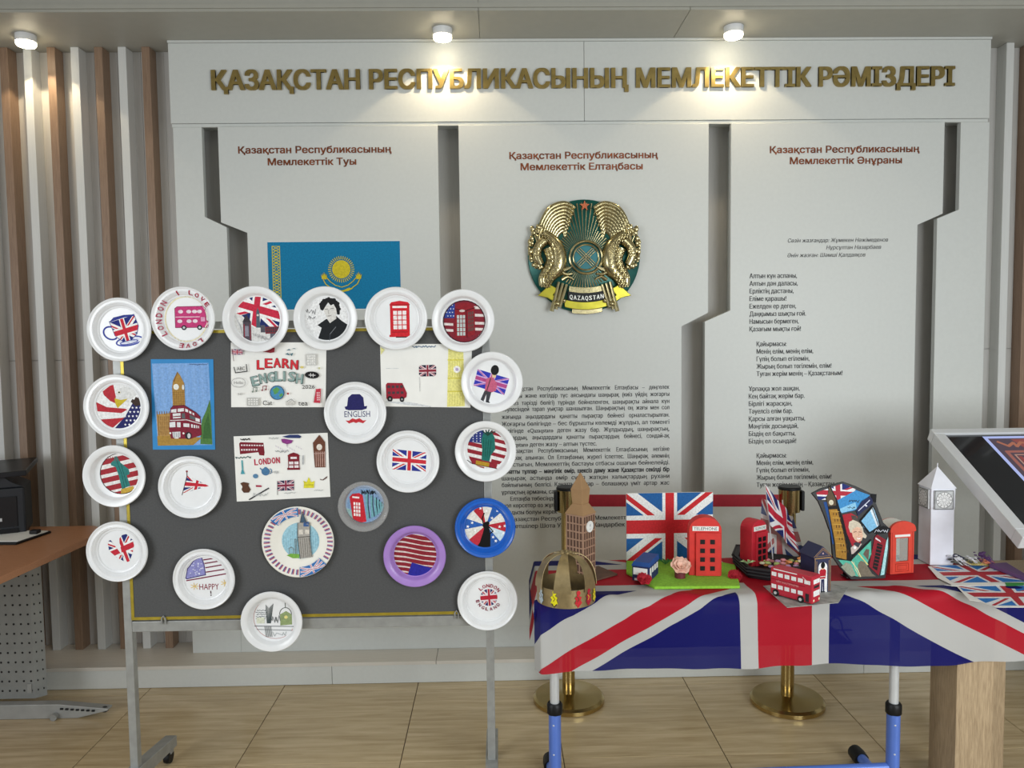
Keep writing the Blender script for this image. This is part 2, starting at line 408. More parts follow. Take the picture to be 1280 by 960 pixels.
# wing panels, header and lower rail
def PX(pts, Y): return [(wy(x, y, Y).x, wy(x, y, Y).z) for x, y in pts]
hb = .5*(wy(215, 156, YF).z+wy(1237, 148, YF).z); xh0 = wy(212, 100, YF).x; xh1 = wy(1237, 100, YF).x; xm = wy(730, 100, YF).x
for a, b in ((xh0, xm-.0008), (xm+.0008, xh1)):
    spart('header_panel', MB().box(a, b, YF-.006, YF+.02, hb+.002, ZS-.012), WHITE, bevel=.0015, seg=1)
spart('header_underside', MB().box(xh0+.002, xh1-.002, YF+.02, YW, hb+.004, hb+.02), WHITE)
spart('header_lip', MB().box(xh0+.004, xh1-.004, YF-.002, YF+.015, hb-.014, hb), WHITE)
spart('top_trim', MB().box(xh0, xh1, YF-.012, YF+.02, ZS-.0115, ZS-.001), WHITE)
yr = .45
def vx(px, py, Y): return wy(px, py, Y).x
def vz(px, py, Y): return wy(px, py, Y).z
wl = vx(216, 160, YF); zt = hb-.014
a1 = vx(252, 160, YF); a2 = vx(284, 300, YF); z1 = vz(255, 271, YF); z2 = vz(284, 284, YF)
spart('wing_panel', MB().prism([(wl, ZP), (wl, zt), (a1, zt), (a1, z1), (a2, z2), (a2, ZP)], YF, YF+.03), WHITE, bevel=.001, seg=1)
spart('wing_return', MB().box(wl, wl+.02, YF+.03, YW, ZP, ZS-.02), WHITE)
r1 = vx(1201, 160, YF); wr = vx(1237, 160, YF); r2 = vx(1171, 300, YF); z3 = vz(1200, 262, YF); z4 = vz(1173, 273, YF)
spart('wing_panel', MB().prism([(wr, ZP), (wr, zt), (r1, zt), (r1, z3), (r2, z4), (r2, ZP)], YF, YF+.03), WHITE, bevel=.001, seg=1)
spart('wing_return', MB().box(wr-.02, wr, YF+.03, YW, ZP, ZS-.02), WHITE)
zr = vz(300, 787, YF)-.0
# low rail under the info panels
rz = ZP+.11
spart('lower_rail', MB().box(a2+.001, r2-.001, YF, YF+.02, ZP+.0005, rz), WHITE)
# info panels: things fixed on the wall
def info(name, pts, label):
    e = empty(name, (pts[0][0], YI, rz), label, 'wall panel', 'information panels on the wall')
    MB().prism(pts, YI, YI+.028).build('board', WHITE, e, bevel=.0012, seg=1)
    MB().prism([(x+(.03 if x < sum(p[0] for p in pts)/len(pts) else -.03), z) for x, z in pts], YI+.028, YW).build('spacer', WHITE, e)
    return e
L = lambda px, py: (vx(px, py, YI), vz(px, py, YI))
def panel(lt, l1, l2, rt, r1_, r2_):
    zb = rz+.001
    return [(L(*lt)[0], zt-.004), (L(*lt)[0], L(*l1)[1]), (L(*l2)[0], L(*l2)[1]), (L(*l2)[0], zb),
            (L(*r2_)[0], zb), (L(*r2_)[0], L(*r2_)[1]), (L(*rt)[0], L(*r1_)[1]), (L(*rt)[0], zt-.004)]
P1 = info('info_panel', panel((272, 158), (276, 278), (309, 291), (547, 158), (551, 392), (586, 407)), 'left white wall panel with the blue flag print and the heading ending in the word Туы')
P2 = info('info_panel', panel((573, 158), (577, 392), (612, 407), (886, 158), (883, 391), (852, 408)), 'middle white wall panel carrying the round emblem and a long printed paragraph')
P3 = info('info_panel', panel((914, 155), (911, 388), (881, 402), (1181, 155), (1180, 267), (1147, 281)), 'right white wall panel printed with the verses of an anthem')
BRONZE = mat('bronze_foil', '8A4A2A', .35, .55, .25, 30); PRINT = mat('dark_print', '2A2C2E', .6, 0, 0)
def head(e, rows):
    mb = MB()
    for t, x0, x1, yc in rows:
        z = vz((x0+x1)/2, yc+4.2, YI); q = MB(); place_text(q, t, vx(x0, yc, YI), vx(x1, yc, YI), z, .031, YI-.0012, off=.035, res=3); mb.add(q.v, q.f)
    flatbuild(mb, 'heading', BRONZE, e)
head(P1, [('Қазақстан Республикасының', 298, 489, 187), ('Мемлекеттік Туы', 335, 445, 202)])
head(P2, [('Қазақстан Республикасының', 637, 822, 194), ('Мемлекеттік Елтаңбасы', 651, 803, 208)])
head(P3, [('Қазақстан Республикасының', 962.5, 1149, 186.5), ('Мемлекеттік Әнұраны', 987.5, 1127, 200.5)])
para = '''>Қазақстан Республикасының Мемлекеттік Елтаңбасы – дөңгелек
нысанды және көгілдір түс аясындағы шаңырақ (киіз үйдің жоғарғы
күмбез тәрізді бөлігі) түрінде бейнеленген, шаңырақты айнала күн
сәулесіндей тарап уықтар шаншылған. Шаңырақтың оң жағы мен сол
жағында аңыздардағы қанатты пырақтар бейнесі орналастырылған.
Жоғарғы бөлігінде – бес бұрышты көлемді жұлдыз, ал төменгі
бөлігінде «Qazaqstan» деген жазу бар. Жұлдыздың, шаңырақтың,
уықтардың, аңыздардағы қанатты пырақтардың бейнесі, сондай-ақ
<«Qazaqstan» деген жазу – алтын түстес.
>Қазақстан Республикасының Мемлекеттік Елтаңбасының негізіне
шаңырақ алынған. Ол Елтаңбаның жүрегі іспеттес. Шаңырақ әлемнің
тұтастығын, Мемлекеттің бастауы отбасы ошағын бейнелейді.
Қанатты тұлпар – мәңгілік өмір, шексіз даму және Қазақстан секілді бір
шаңырақ астында өмір сүріп жатқан халықтардың рухани
байлығының белгісі. Қанатты тұлпар – болашаққа үміт артар жас
<ұрпақтың арманы, самғауы.
<>Елтаңба төбесінде бес бұрышты
<жол көрсетер өз жұлдызы
<жұлдызы болуы керек
<>Қазақстан Республикасының Мемлекеттік Елтаңбасының
<сәулетшілер Шота Уәлиханов, Жандарбек Мәлібеков'''.split('\n')
ys = [70, 112, 155, 192, 237, 280, 321, 362, 404, 442, 483, 523, 565, 605, 645, 688, 728, 768, 809, 850, 892]
mb = MB()
for t, y in zip(para, ys):
    ind = '>' in t; short = '<' in t; t = t.strip('<>'); bold = t.startswith('Қанатты')
    yp = 470+y/4.8+2.9; x0 = vx(627+(11 if ind else 0), yp, YI); x1 = vx(836.5, yp, YI); z = vz(732, yp, YI)
    if short: place_text(mb, t, x0, None if len(t) < 46 else x0+(.775 if ind else .74), z, .0205, YI-.0007, off=.026)
    else: place_text(mb, t, x0, x1, z, .0205, YI-.0007, off=.045 if bold else .024, justify=True)
flatbuild(mb, 'printed_text', PRINT, P2)
mb = MB()
for t, x0, x1, y in (('Сөзін жазғандар: Жұмекен Нәжімеденов', 450, 1123, 107), ('Нұрсұлтан Назарбаев', 708, 1077, 155), ('Әнін жазған: Шәмші Қалдаяқов', 448, 972, 205)):
    yp = 280+y/5.333+2.5; X0 = 900+x0/5.333; X1 = 900+x1/5.333
    place_text(mb, t, vx(X0, yp, YI), vx(X1, yp, YI)-.004, vz(1050, yp, YI), .0185, YI-.0007, off=.014, italic=.2)
chor = ['Қайырмасы:', 'Менің елім, менің елім,', 'Гүлің болып егілемін,', 'Жырың болып төгілемін, елім!', 'Туған жерім менің – Қазақстаным!']
v1 = ['Алтын күн аспаны,', 'Алтын дән даласы,', 'Ерліктің дастаны,', 'Еліме қарашы!', 'Ежелден ер деген,', 'Даңқымыз шықты ғой.', 'Намысын бермеген,', 'Қазағым мықты ғой!']
v2 = ['Ұрпаққа жол ашқан,', 'Кең байтақ жерім бар.', 'Бірлігі жарасқан,', 'Тәуелсіз елім бар.', 'Қарсы алған уақытты,', 'Мәңгілік досындай,', 'Біздің ел бақытты,', 'Біздің ел осындай!']
wv1 = [512, 517, 490, 441, 506, 572, 523, 538]; wc = [443, 620, 595, 742, 815]; wv2 = [530, 563, 480, 483, 566, 520, 502, 507]
rows = [(t, 197, w_, 280+(345+i*50.6)/5.333) for i, (t, w_) in enumerate(zip(v1, wv1))]
rows += [(t, 244, w_, 280+(799+i*49.7)/5.333) for i, (t, w_) in enumerate(zip(chor, wc))]
rows += [(t, 192, w_, 450+(190+i*50)/5.333) for i, (t, w_) in enumerate(zip(v2, wv2))]
rows += [(t, 244, w_, 450+(636+i*48.6)/5.333) for i, (t, w_) in enumerate(zip(chor, wc))]
for t, x0, x1, yc in rows:
    yp = yc+2.9; place_text(mb, t, vx(900+x0/5.333, yp, YI), vx(900+x1/5.333, yp, YI), vz(960, yp, YI), .0225, YI-.0007, off=.026)
flatbuild(mb, 'printed_text', PRINT, P3)
# gold title letters, each a piece of its own
title = 'ҚАЗАҚСТАН РЕСПУБЛИКАСЫНЫҢ МЕМЛЕКЕТТІК РӘМІЗДЕРІ'
TL = empty('title_lettering', (0, YF-.006, vz(727, 112, YF)), 'raised gold capital letters across the top of the wall', 'lettering')
ends = [bb(tmesh(title[:i+1], .0, 4)[0])[1] if ch != ' ' else None for i, ch in enumerate(title)]
X0, X1 = vx(264, 100, YF), vx(1190, 100, YF); sx = (X1-X0)/ends[-1]; zb = .5*(vz(264, 111.8, YF)+vz(1190, 109.5, YF)); sy = .086/CAP
for ch, e_ in zip(title, ends):
    if e_ is None: continue
    vs, fs = tmesh(ch, 0, 4); b_ = bb(vs); vv = []; ff = []
    for k, (dx, dz) in enumerate(STRIKES):
        ff += [[q+len(vv) for q in f_] for f_ in fs]; vv += [(X0+(e_+v[0]-b_[1]+dx*.042)*sx, YF-.018+k*.0003, zb+v[1]*sy+dz*.014*sy) for v in vs]
    me = bpy.data.meshes.new('letter'); me.from_pydata(vv, [], ff); me.materials.append(GOLD)
    bm = bmesh.new(); bm.from_mesh(me); bmesh.ops.remove_doubles(bm, verts=bm.verts, dist=1e-6)
    for f in bm.faces:
        f.normal_update()
        if f.normal.y > 0: f.normal_flip()
    r = bmesh.ops.extrude_face_region(bm, geom=list(bm.faces))
    for v in r['geom']:
        if isinstance(v, bmesh.types.BMVert): v.co.y += .0115
    bmesh.ops.recalc_face_normals(bm, faces=bm.faces); bm.to_mesh(me); bm.free(); link('letter', me, TL)
# soffit, fascia, ceiling
CEILM = mat('ceiling_laminate', 'ABAAA0', .5, 0, .015, 20)
YB = 3.33
ce = tag(MB().box(-4.2, 4.2, -3, YB, 3.3, 3.36).build('ceiling', CEILM), kind='structure')
sb = tag(MB().box(-4.2, 4.2, YB+.02, YW+.1, ZS+.012, 3.3).build('trim_2', CEILM), 'boxed soffit above the wall', kind='structure')
xs1 = vx(598, 15, YB); xs2 = vx(863, 28, YB)
for a, b in ((-4.2, xs1), (xs1, xs2), (xs2, 4.2)):
    MB().box(a+.001, b-.001, YB+.001, YW+.012, ZS, ZS+.012).build('soffit_board', CEILM, sb, bevel=.001, seg=1)
for a, b in ((-4.2, xs1), (xs1, 4.2)):
    MB().box(a+.0008, b-.0008, YB+.004, YB+.02, ZS+.032, 3.3).build('fascia_board', CEILM, sb)
MB().box(-4.2, 4.2, YB-.004, YB+.02, ZS+.012, ZS+.030).build('fascia_lip', CEILM, sb)
# lamps
LW = bpy.data.materials.new('lamp_glow'); LW.use_nodes = True; b_ = LW.node_tree.nodes['Principled BSDF']
b_.inputs['Emission Color'].default_value = (1, .86, .6, 1); b_.inputs['Emission Strength'].default_value = 14
for px, lab in ((32, 'round white ceiling spotlight above the striped slats'), (553, 'round white ceiling spotlight left of centre over the title'), (917, 'round white ceiling spotlight above the right half of the title')):
    yy = {32: 44, 553: 36, 917: 33.5}[px]
    p = wz(px, yy, ZS); e = empty('ceiling_spotlight', (p.x, p.y, ZS), lab, 'lamp', 'ceiling spotlights')
    MB().lathe([(0, 0), (.043, 0), (.043, -.030), (.040, -.032), (0, -.032)][::-1], (p.x, p.y, ZS)).build('housing', PLASTIC, e, smooth=True)
    MB().lathe([(0, -.0325), (.040, -.0325), (.041, -.040), (.037, -.047), (.02, -.050), (0, -.051)][::-1], (p.x, p.y, ZS)).build('diffuser', LW, e, smooth=True)
    l = bpy.data.lights.new('spotlight_beam', 'SPOT'); l.energy = 5.5; l.color = (1, .80, .52); l.spot_size = radians(112); l.spot_blend = .12; l.shadow_soft_size = .02
    lo = bpy.data.objects.new('spotlight_beam', l); C.objects.link(lo); lo.location = (p.x, p.y+.0, ZS-.058); lo.rotation_euler = (radians(8), 0, 0)
# flag print and emblem
c = (418, 342); SY = YI/F/.998
FP = MB().box(-.0, .001, 0, .001, 0, .001)
fx0, fx1, fz1, fz0 = vx(337.5, 340, YI), vx(499.5, 340, YI), vz(418, 303, YI), vz(418, 303+83, YI)
fp = tag(MB().box(fx0-.006, fx1+.006, YI-.003, YI-.0005, fz0-.006, fz1+.006).build('flag_print', PAPER), 'flat blue national flag print with yellow sun on the left wall panel', 'flag')
cx_, cz_ = (fx0+fx1)/2, (fz0+fz1)/2
A = Art(320, 290, 6.4, (418.5, 344.5), YI/F)
A.rect('0E7FAE', 108, 82, 1148, 612)
A.rect('0E7FAE', 110, 84, 1146, 610)
A.n += 1
Yl = 'D9C832'
A.rect(Yl, 141, 112, 205, 600); A.rect('0E7FAE', 147, 116, 199, 596)
for i in range(21):
    y = 128+i*23; A.line(Yl, [(150, y-11), (196, y+11)], 5); A.line(Yl, [(196, y-11), (150, y+11)], 5)
    if i % 2: A.circ(Yl, 173, y, 9)
for i in range(4): A.circ('0E7FAE', 173, 160+i*130, 7)
A.circ(Yl, 683, 300, 72)
for i in range(36):
    a = 2*pi*i/36; A.line(Yl, [(683+80*cos(a), 300+80*sin(a)), (683+102*cos(a), 300+102*sin(a))], 6)
for sg in (1, -1):
    X = lambda q: 683+sg*q
    A.line(Yl, [(X(0), 440), (X(50), 425), (X(90), 395), (X(125), 355)], 6)
    A.line(Yl, [(X(0), 470), (X(70), 455), (X(125), 415), (X(150), 365)], 7)
    for k in range(5): A.poly(Yl, [(X(118+k*3), 378), (X(112+k*12), 318+abs(k-2)*10), (X(134+k*5), 375)])
A.poly(Yl, [(683, 470), (740, 445), (770, 452), (735, 470), (683, 480)])
o = A.build(fp, 'printed_flag'); o.location = Vector((cx_, YI-.003, cz_))-fp.location
# emblem
GREEN = mat('emblem_green', '0F5A52', .3, .3, .1, 30); EG = mat('emblem_gold', 'C2B68A', .22, .95, .15, 40); EY = mat('emblem_yellow_gold', 'B9B03A', .28, .7, .1, 20)
ek = 5.333; ec = (480, 480)
def E2(x, y): p = wy(640+x/ek, 230+y/ek, YI-.02); return (p.x, p.z)
e0 = wy(640+480/ek, 230+482/ek, YI-.02); ES = (YI-.02)/F/ek
EM = empty('national_emblem', (e0.x, YI, e0.z), 'round green and gold state emblem with winged horses', 'emblem')
def eo(x, y, d): q = E2(x, y); return Vector((q[0], YI-d, q[1]))
MB().lathe([(0, YI-.022), (365*ES, YI-.022), (372*ES, YI-.018), (372*ES, YI-.0005), (0, YI-.0005)], (e0.x, 0, e0.z), 'y', 64).build('disc', GREEN, EM, smooth=True)
mb = MB()
for i in range(68):
    a = 2*pi*i/68+.046
    r1_ = 355 if abs(cos(a)) < .45 and sin(a) < 0 else 190
    if sin(a) > .5: r1_ = 210
    mb.tube([eo(480+115*cos(a), 490+115*sin(a), .024), eo(480+r1_*cos(a), 482+r1_*sin(a), .024)], [.0014, .0034], 5)
mb.build('sun_rays', EG, EM)
mb = MB()
for r_, w_ in ((108, .006), (84, .004)):
    mb.tube([eo(492+r_*cos(t), 490+r_*sin(t), .030) for t in [2*pi*k/40 for k in range(41)]], w_, 8)
for a in (pi/4, 3*pi/4):
    for o_ in (-14, 0, 14):
        mb.tube([eo(492-74*cos(a)-o_*sin(a), 490-74*sin(a)+o_*cos(a), .030), eo(492+74*cos(a)-o_*sin(a), 490+74*sin(a)+o_*cos(a), .030)], .0025, 6)
mb.build('ring', EG, EM, smooth=True)
mb = MB(); mb.lathe([(0, YI-.026), (78*ES, YI-.026), (78*ES, YI-.02), (0, YI-.02)], (eo(492, 490, 0).x, 0, eo(492, 490, 0).z), 'y', 32); mb.build('ring_field', mat('emblem_teal', '0E7C85', .35), EM)
st = eo(482, 148, 0); mb = MB()
mb.prism([(st.x+(36 if i % 2 == 0 else 14)*ES*sin(pi*i/5), st.z+(36 if i % 2 == 0 else 14)*ES*cos(pi*i/5)) for i in range(10)], YI-.034, YI-.022); mb.build('star', mat('copper', 'B5694A', .25, .9), EM)
for sg in (1, -1):
    X = lambda q: 480+sg*(480-q)
    def TB(mb, pts, rad, d, fl=.8): mb.tube([eo(X(x), y, d) for x, y in pts], [r*ES for r in rad], 10, flat=fl)
    def arc(pts, n=10):
        o = []
        for i in range(len(pts)-1):
            p0, p1, p2, p3 = pts[max(i-1, 0)], pts[i], pts[i+1], pts[min(i+2, len(pts)-1)]
            for k in range(n):
                t = k/n; o.append(tuple(.5*((2*p1[j])+(-p0[j]+p2[j])*t+(2*p0[j]-5*p1[j]+4*p2[j]-p3[j])*t*t+(-p0[j]+3*p1[j]-3*p2[j]+p3[j])*t**3) for j in (0, 1)))
        return o+[pts[-1]]
    mb = MB()
    for k in range(9):      # feathers of the wing, nested arcs
        P = arc([(418-k*8, 165+k*24), (350-k*1, 132+k*22), (262+k*5, 160+k*22), (205+k*10, 235+k*19), (172+k*17, 330+k*12)], 6)
        TB(mb, P, [6+12*sin(pi*min(1, i/(len(P)-1)*.9+.1)) for i in range(len(P))], .032-.0012*k)
        for j in range(0, len(P)-2, 2): mb.ball(eo(X(P[j][0]), P[j][1]-3, .041-.001*k), 5*ES, n=8)
    mb.build('wing', EG, EM, smooth=True)
    mb = MB()
    P = arc([(210, 330), (285, 400), (310, 480), (300, 560), (250, 620), (215, 690)], 6); TB(mb, P, [28+24*sin(pi*i/(len(P)-1)) for i in range(len(P))], .034)
    P = arc([(240, 430), (260, 500), (240, 560), (205, 620), (205, 680)], 6); TB(mb, P, [38-14*i/(len(P)-1) for i in range(len(P))], .036)
    P = arc([(215, 380), (175, 420), (165, 480), (190, 540)], 6); TB(mb, P, [34-8*i/(len(P)-1) for i in range(len(P))], .038)
    P = arc([(180, 505), (172, 545)], 4); TB(mb, P, [20, 18, 16, 12, 9], .040)
    P = arc([(175, 390), (185, 330), (205, 290)], 5); TB(mb, P, [10]*5+[8]*5+[3], .040)
    mb.ball(eo(X(185), 470, .05), 7*ES, n=8)
    P = arc([(300, 560), (350, 600), (400, 600)], 5); TB(mb, P, [16-1*i for i in range(len(P))], .034)
    P = arc([(330, 640), (370, 620), (410, 640)], 5); TB(mb, P, [12-.8*i for i in range(len(P))], .034)
    for pth, r_ in ((arc([(215, 345), (285, 410), (308, 480), (298, 560), (250, 625), (222, 680)], 5), 34), (arc([(242, 440), (260, 500), (240, 560), (208, 620)], 5), 28), (arc([(215, 380), (175, 420), (165, 480)], 5), 24)):
        for i, (x, y) in enumerate(pth):
            for o_ in ((-.75, -.25, .25, .75) if i % 2 else (-.5, 0, .5)):
                mb.ball(eo(X(x+o_*r_), y+4*(i % 2), .036+r_*ES*1.05*sqrt(1-o_*o_)), 6.5*ES, (1, .8, 1.5), 6)
    mb.ball(eo(X(172), 548, .044), 13*ES, (1.0, .8, 1.5), 8); mb.tube([eo(X(168), 395, .042), eo(X(150), 350, .046), eo(X(172), 310, .046)], [.0035, .0028, .001], 6)
    for k in range(5): mb.tube([eo(X(325+k*10), 590-k*4, .036), eo(X(352+k*12), 560-k*2, .038)], [.004, .0015], 6)
    mb.build('winged_horse', EG, EM, smooth=True)
    mb = MB()
    rr = random.Random(5)
    for k in range(44):
        t = k/43; x = 152-24*sin(pi*t)+rr.uniform(-16, 44); y = 290+t*270
        mb.ball(eo(X(x), y, .028+rr.uniform(0, .01)), rr.uniform(8, 17)*ES, (1, .6, 1.4), 8)
    mb.build('mane', EG, EM, smooth=True)
    mb = MB()
    q = [(170, 745), (250, 672), (300, 700), (270, 742), (300, 762), (300, 800), (235, 760)]
    mb.prism([(eo(X(a), b, 0).x, eo(X(a), b, 0).z) for a, b in q], YI-.044, YI-.012); mb.build('ribbon_end', EY, EM, bevel=.002)
    mb = MB()
    for o_ in range(3): mb.tube([eo(X(310+o_*26), 655+o_*8, .040), eo(X(262+o_*26), 850-o_*14, .044)], [.007, .010], 8)
    mb.ball(eo(X(300), 800, .05), 20*ES); mb.ball(eo(X(345), 780, .048), 14*ES); mb.build('knot', EG, EM, smooth=True)
def band(r0_, r1_, y0, y1, d0, d1, m, nm, cy=380):
    mb = MB(); n = 22; top = []; bot = []
    for k in range(n+1):
        x = y0+(y1-y0)*k/n; t = (x-480)/170
        top.append((x, r0_-28*t*t)); bot.append((x, r1_-30*t*t))
    P = [(eo(a, b, 0).x, eo(a, b, 0).z) for a, b in top+bot[::-1]]
    mb.prism(P, YI-d1, YI-d0); return mb.build(nm, m, EM, bevel=.0015)
band(690, 730, 380, 600, .02, .036, EG, 'ribbon'); band(728, 790, 370, 620, .02, .040, BLACK, 'name_plate')
band(788, 838, 350, 640, .02, .038, EY, 'ribbon'); band(838, 868, 400, 600, .02, .034, EG, 'ribbon')
mb = MB(); nm = 'QAZAQSTAN'
for i, ch in enumerate(nm):
    x = 392+i*25.6; t = (x-480)/170; q = eo(x, 776-28*t*t, 0); place_text(mb, ch, q.x-9.5*ES, q.x+9.5*ES, q.z, 30*ES, YI-.0408, off=.03)
flatbuild(mb, 'name', mat('silver_letters', 'D8D8D0', .3, .5), EM)
# ================================================================ DISPLAY BOARD
YBD = 2.60
bx0, bx1 = vx(157, 600, YBD), vx(604.5, 600, YBD); bz0, bz1 = vz(388, 771, YBD), vz(388, 411, YBD)
BD = empty('display_board', ((bx0+bx1)/2, YBD, 0), 'grey felt display board on a wheeled grey steel stand, edged with gold tape', 'display board')
MB().box(bx0, bx1, YBD, YBD+.018, bz0, bz1).build('board', GREY, BD)
t_ = .010
MB().box(bx0, bx1, YBD-.0015, YBD, bz0, bz0+t_).build('gold_tape', GTAPE, BD); MB().box(bx0, bx1, YBD-.0015, YBD, bz1-t_, bz1).build('gold_tape', GTAPE, BD)
MB().box(bx0, bx0+t_, YBD-.0015, YBD, bz0+t_, bz1-t_).build('gold_tape', GTAPE, BD)
pw = .027
for sx_, x in ((-1, bx0-pw), (1, bx1+.001)):
    MB().box(x, x+pw, YBD+.0005, YBD+.030, .09, bz1+.030).build('post', STEEL, BD, bevel=.002)
    a, b = (YBD-.36, YBD+.30)
    MB().add(*(lambda xx0, xx1: ([(xx, y, z) for xx in (xx0, xx1) for y, z in ((a, .055), (a, .085), (YBD-.02, .135), (YBD+.02, .135), (b, .092), (b, .052), (YBD+.02, .085), (YBD-.02, .085))],
        [tuple(range(8)), tuple(range(15, 7, -1))]+[(i, i+8, (i+1) % 8+8, (i+1) % 8) for i in range(8)]))(x-.008, x+pw+.008)).build('foot', STEEL, BD, bevel=.002)
    for y in (a+.03, b-.03):
        cs = MB(); cs.lathe([(.0, -.011), (.024, -.011), (.026, 0), (.024, .011), (0, .011)], (x+pw/2, y, .026), 'x', 20); cs.build('caster', BLACK, BD, smooth=True)
        MB().box(x+pw/2-.016, x+pw/2+.016, y-.012, y+.012, .040, .060).build('caster_fork', STEEL, BD)
MB().box(bx0-pw+pw, bx1, YBD+.0005, YBD+.026, bz0-.042, bz0-.006).build('lower_rail', STEEL, BD, bevel=.002)
MB().box(bx0, bx1, YBD+.0005, YBD+.026, bz1+.004, bz1+.028).build('upper_rail', STEEL, BD, bevel=.002)
for px in (205, 571):
    x = vx(px, 772, YBD); z = bz0-.008
    MB().tube([(x-.006, YBD-.004, z-.006), (x-.006, YBD-.005, z+.014), (x, YBD-.005, z+.022), (x+.006, YBD-.005, z+.014), (x+.006, YBD-.004, z-.006)], .003, 6).build('hook_clip', STEEL, BD, smooth=True)
# ---------------------------------------------------------------- plates
def profA(R): return [(0, .0016), (.69*R, .0016), (.70*R, .0050), (.72*R, .0056), (.735*R, .0044), (.80*R, .0135), (.815*R, .0130), (.84*R, .0178), (.87*R, .0172), (.92*R, .0176), (.945*R, .0205), (.975*R, .0212), (.992*R, .0198), (R, .0165)]
def profB(R): return [(0, .0016), (.67*R, .0016), (.715*R, .0030), (.80*R, .0200), (.83*R, .0228), (.92*R, .0232), (.95*R, .0246), (.98*R, .0246), (R, .0215)]
def profC(R): return [(0, .0016), (.54*R, .0016), (.60*R, .0040), (.72*R, .0085), (.90*R, .0125), (.98*R, .0140), (R, .0120)]
def ipol(P):
    def f(r):
        for (a, x), (b, y) in zip(P, P[1:]):
            if r <= b: return -(x+(y-x)*(r-a)/max(1e-9, b-a))-.0004
        return -P[-1][1]
    return f
PN = []
def plate(px, py, r, kind, label, m=None, name='plate', rest=0, tilt=0):
    R = r*(YBD-.018)/F; P = {'A': profA, 'B': profB, 'C': profC}[kind](R); c = wy(px, py, YBD-.018)
    prof = [(q, -h) for q, h in P]; th = .0016
    back = [(max(0, q-(.002 if h > .004 else 0)), -h+th) for q, h in P][::-1]
    back[0] = (R-.001, -P[-1][1]+th); back = [(q, min(0, h)) for q, h in back]
    mb = MB(); mb.lathe(prof+back, (0, 0, 0), 'y', 72, cap=False)
    o = mb.build(name, m or PLASTIC, None, world=False, smooth=True)
    o.location = (c.x, YBD-.0018-rest, c.z); o.rotation_euler = (tilt, 0, 0)
    tag(o, label, 'plate', 'decorated plates on the display board')
    A = Art(0, 0, 1, (px, py), (YBD-.004)/F); A.base = -.0016; A.R = R; A.pf = ipol(P); A.par = o; PN.append(A); return A
def done(A, rim=False):
    if rim: A.prof = A.pf; A.build(A.par)
    else: A.build(A.par, mtx=Matrix.Translation((0, A.base, 0)))
UJ = ('1F2A6E', 'EDEEEE', 'C2293A')
def circ_poly(x, y, r, ry=None, n=36): return [(x+r*cos(2*pi*i/n), y+(ry or r)*sin(2*pi*i/n)) for i in range(n)]
# 1 teacup  crop (0,320,4.571)
A = plate(149, 412, 39.5, 'A', 'white plate with a drawn blue-rimmed teacup in union flag colours, top left of the board').crop(0, 320, 4.571)
A.ring('3F4FA8', 724, 485, 74, 24, 8, rot=-.18); A.circ('DADFEE', 724, 482, 60, 15, rot=-.18); A.ring('3F4FA8', 722, 492, 50, 10, 5, rot=-.18)
A.ring('2F3F98', 622, 440, 42, 34, 9, .3, 5.6, rot=.5)
cup = [(616, 375), (755, 335), (778, 400), (768, 445), (735, 480), (690, 490), (645, 455)]
A.flag([(600, 385), (768, 335), (800, 475), (640, 520)], clips=[cup]); A.poly('2C3A8C', [(614, 380), (640, 352), (700, 338), (752, 336), (757, 344), (700, 352), (650, 368)])
A.line('2C3A8C', cup[:], 3, True); done(A)
# 2 pink bus, rim writing
A = plate(229, 398, 39.5, 'A', 'white plate with a pink double-decker bus and I LOVE LONDON lettered round its rim').crop(0, 320, 4.571)
A.ring('E6DDB8', 1055, 360, 118, 126, 7)
A.poly('C33C78', [(992, 300), (1005, 290), (1150, 288), (1164, 300), (1166, 368), (1182, 376), (1184, 408), (992, 408)])
A.line('7C1F4C', [(992, 300), (1005, 290), (1150, 288), (1164, 300), (1166, 368), (1182, 376), (1184, 408), (992, 408)], 3, True)
A.rect('F4D7E4', 995, 346, 1130, 350)
for x in (1024, 1070, 1102, 1130): A.circ('E6D6DF', x, 318, 14, 10)
for x in (1018, 1070, 1104): A.circ('E6D6DF', x, 372, 14, 10)
A.rect('D59AB8', 1136, 350, 1160, 374); A.circ('20242A', 1040, 408, 14); A.circ('C9CCD2', 1040, 408, 7); A.circ('20242A', 1128, 408, 14); A.circ('C9CCD2', 1128, 408, 7)
def rimtext(A, t, cx, cy, r, a0, a1, h, w, col, inward=True):
    for i, ch in enumerate(t):
        if ch == ' ': continue
        a = radians(a0+(a1-a0)*i/max(1, len(t)-1)); A.text(col, ch, cx+r*sin(a), cy-r*cos(a), w, h, rot=a+(0 if inward else pi), off=.04)
rimtext(A, 'I LOVE', 1055, 360, 150, -14, 58, 24, 22, 'B2304A'); rimtext(A, 'LONDON', 1055, 360, 146, -124, -52, 24, 22, 'C04A68'); rimtext(A, 'LOVE', 1055, 360, 150, 145, 188, 24, 22, 'A8324A')
done(A, True)
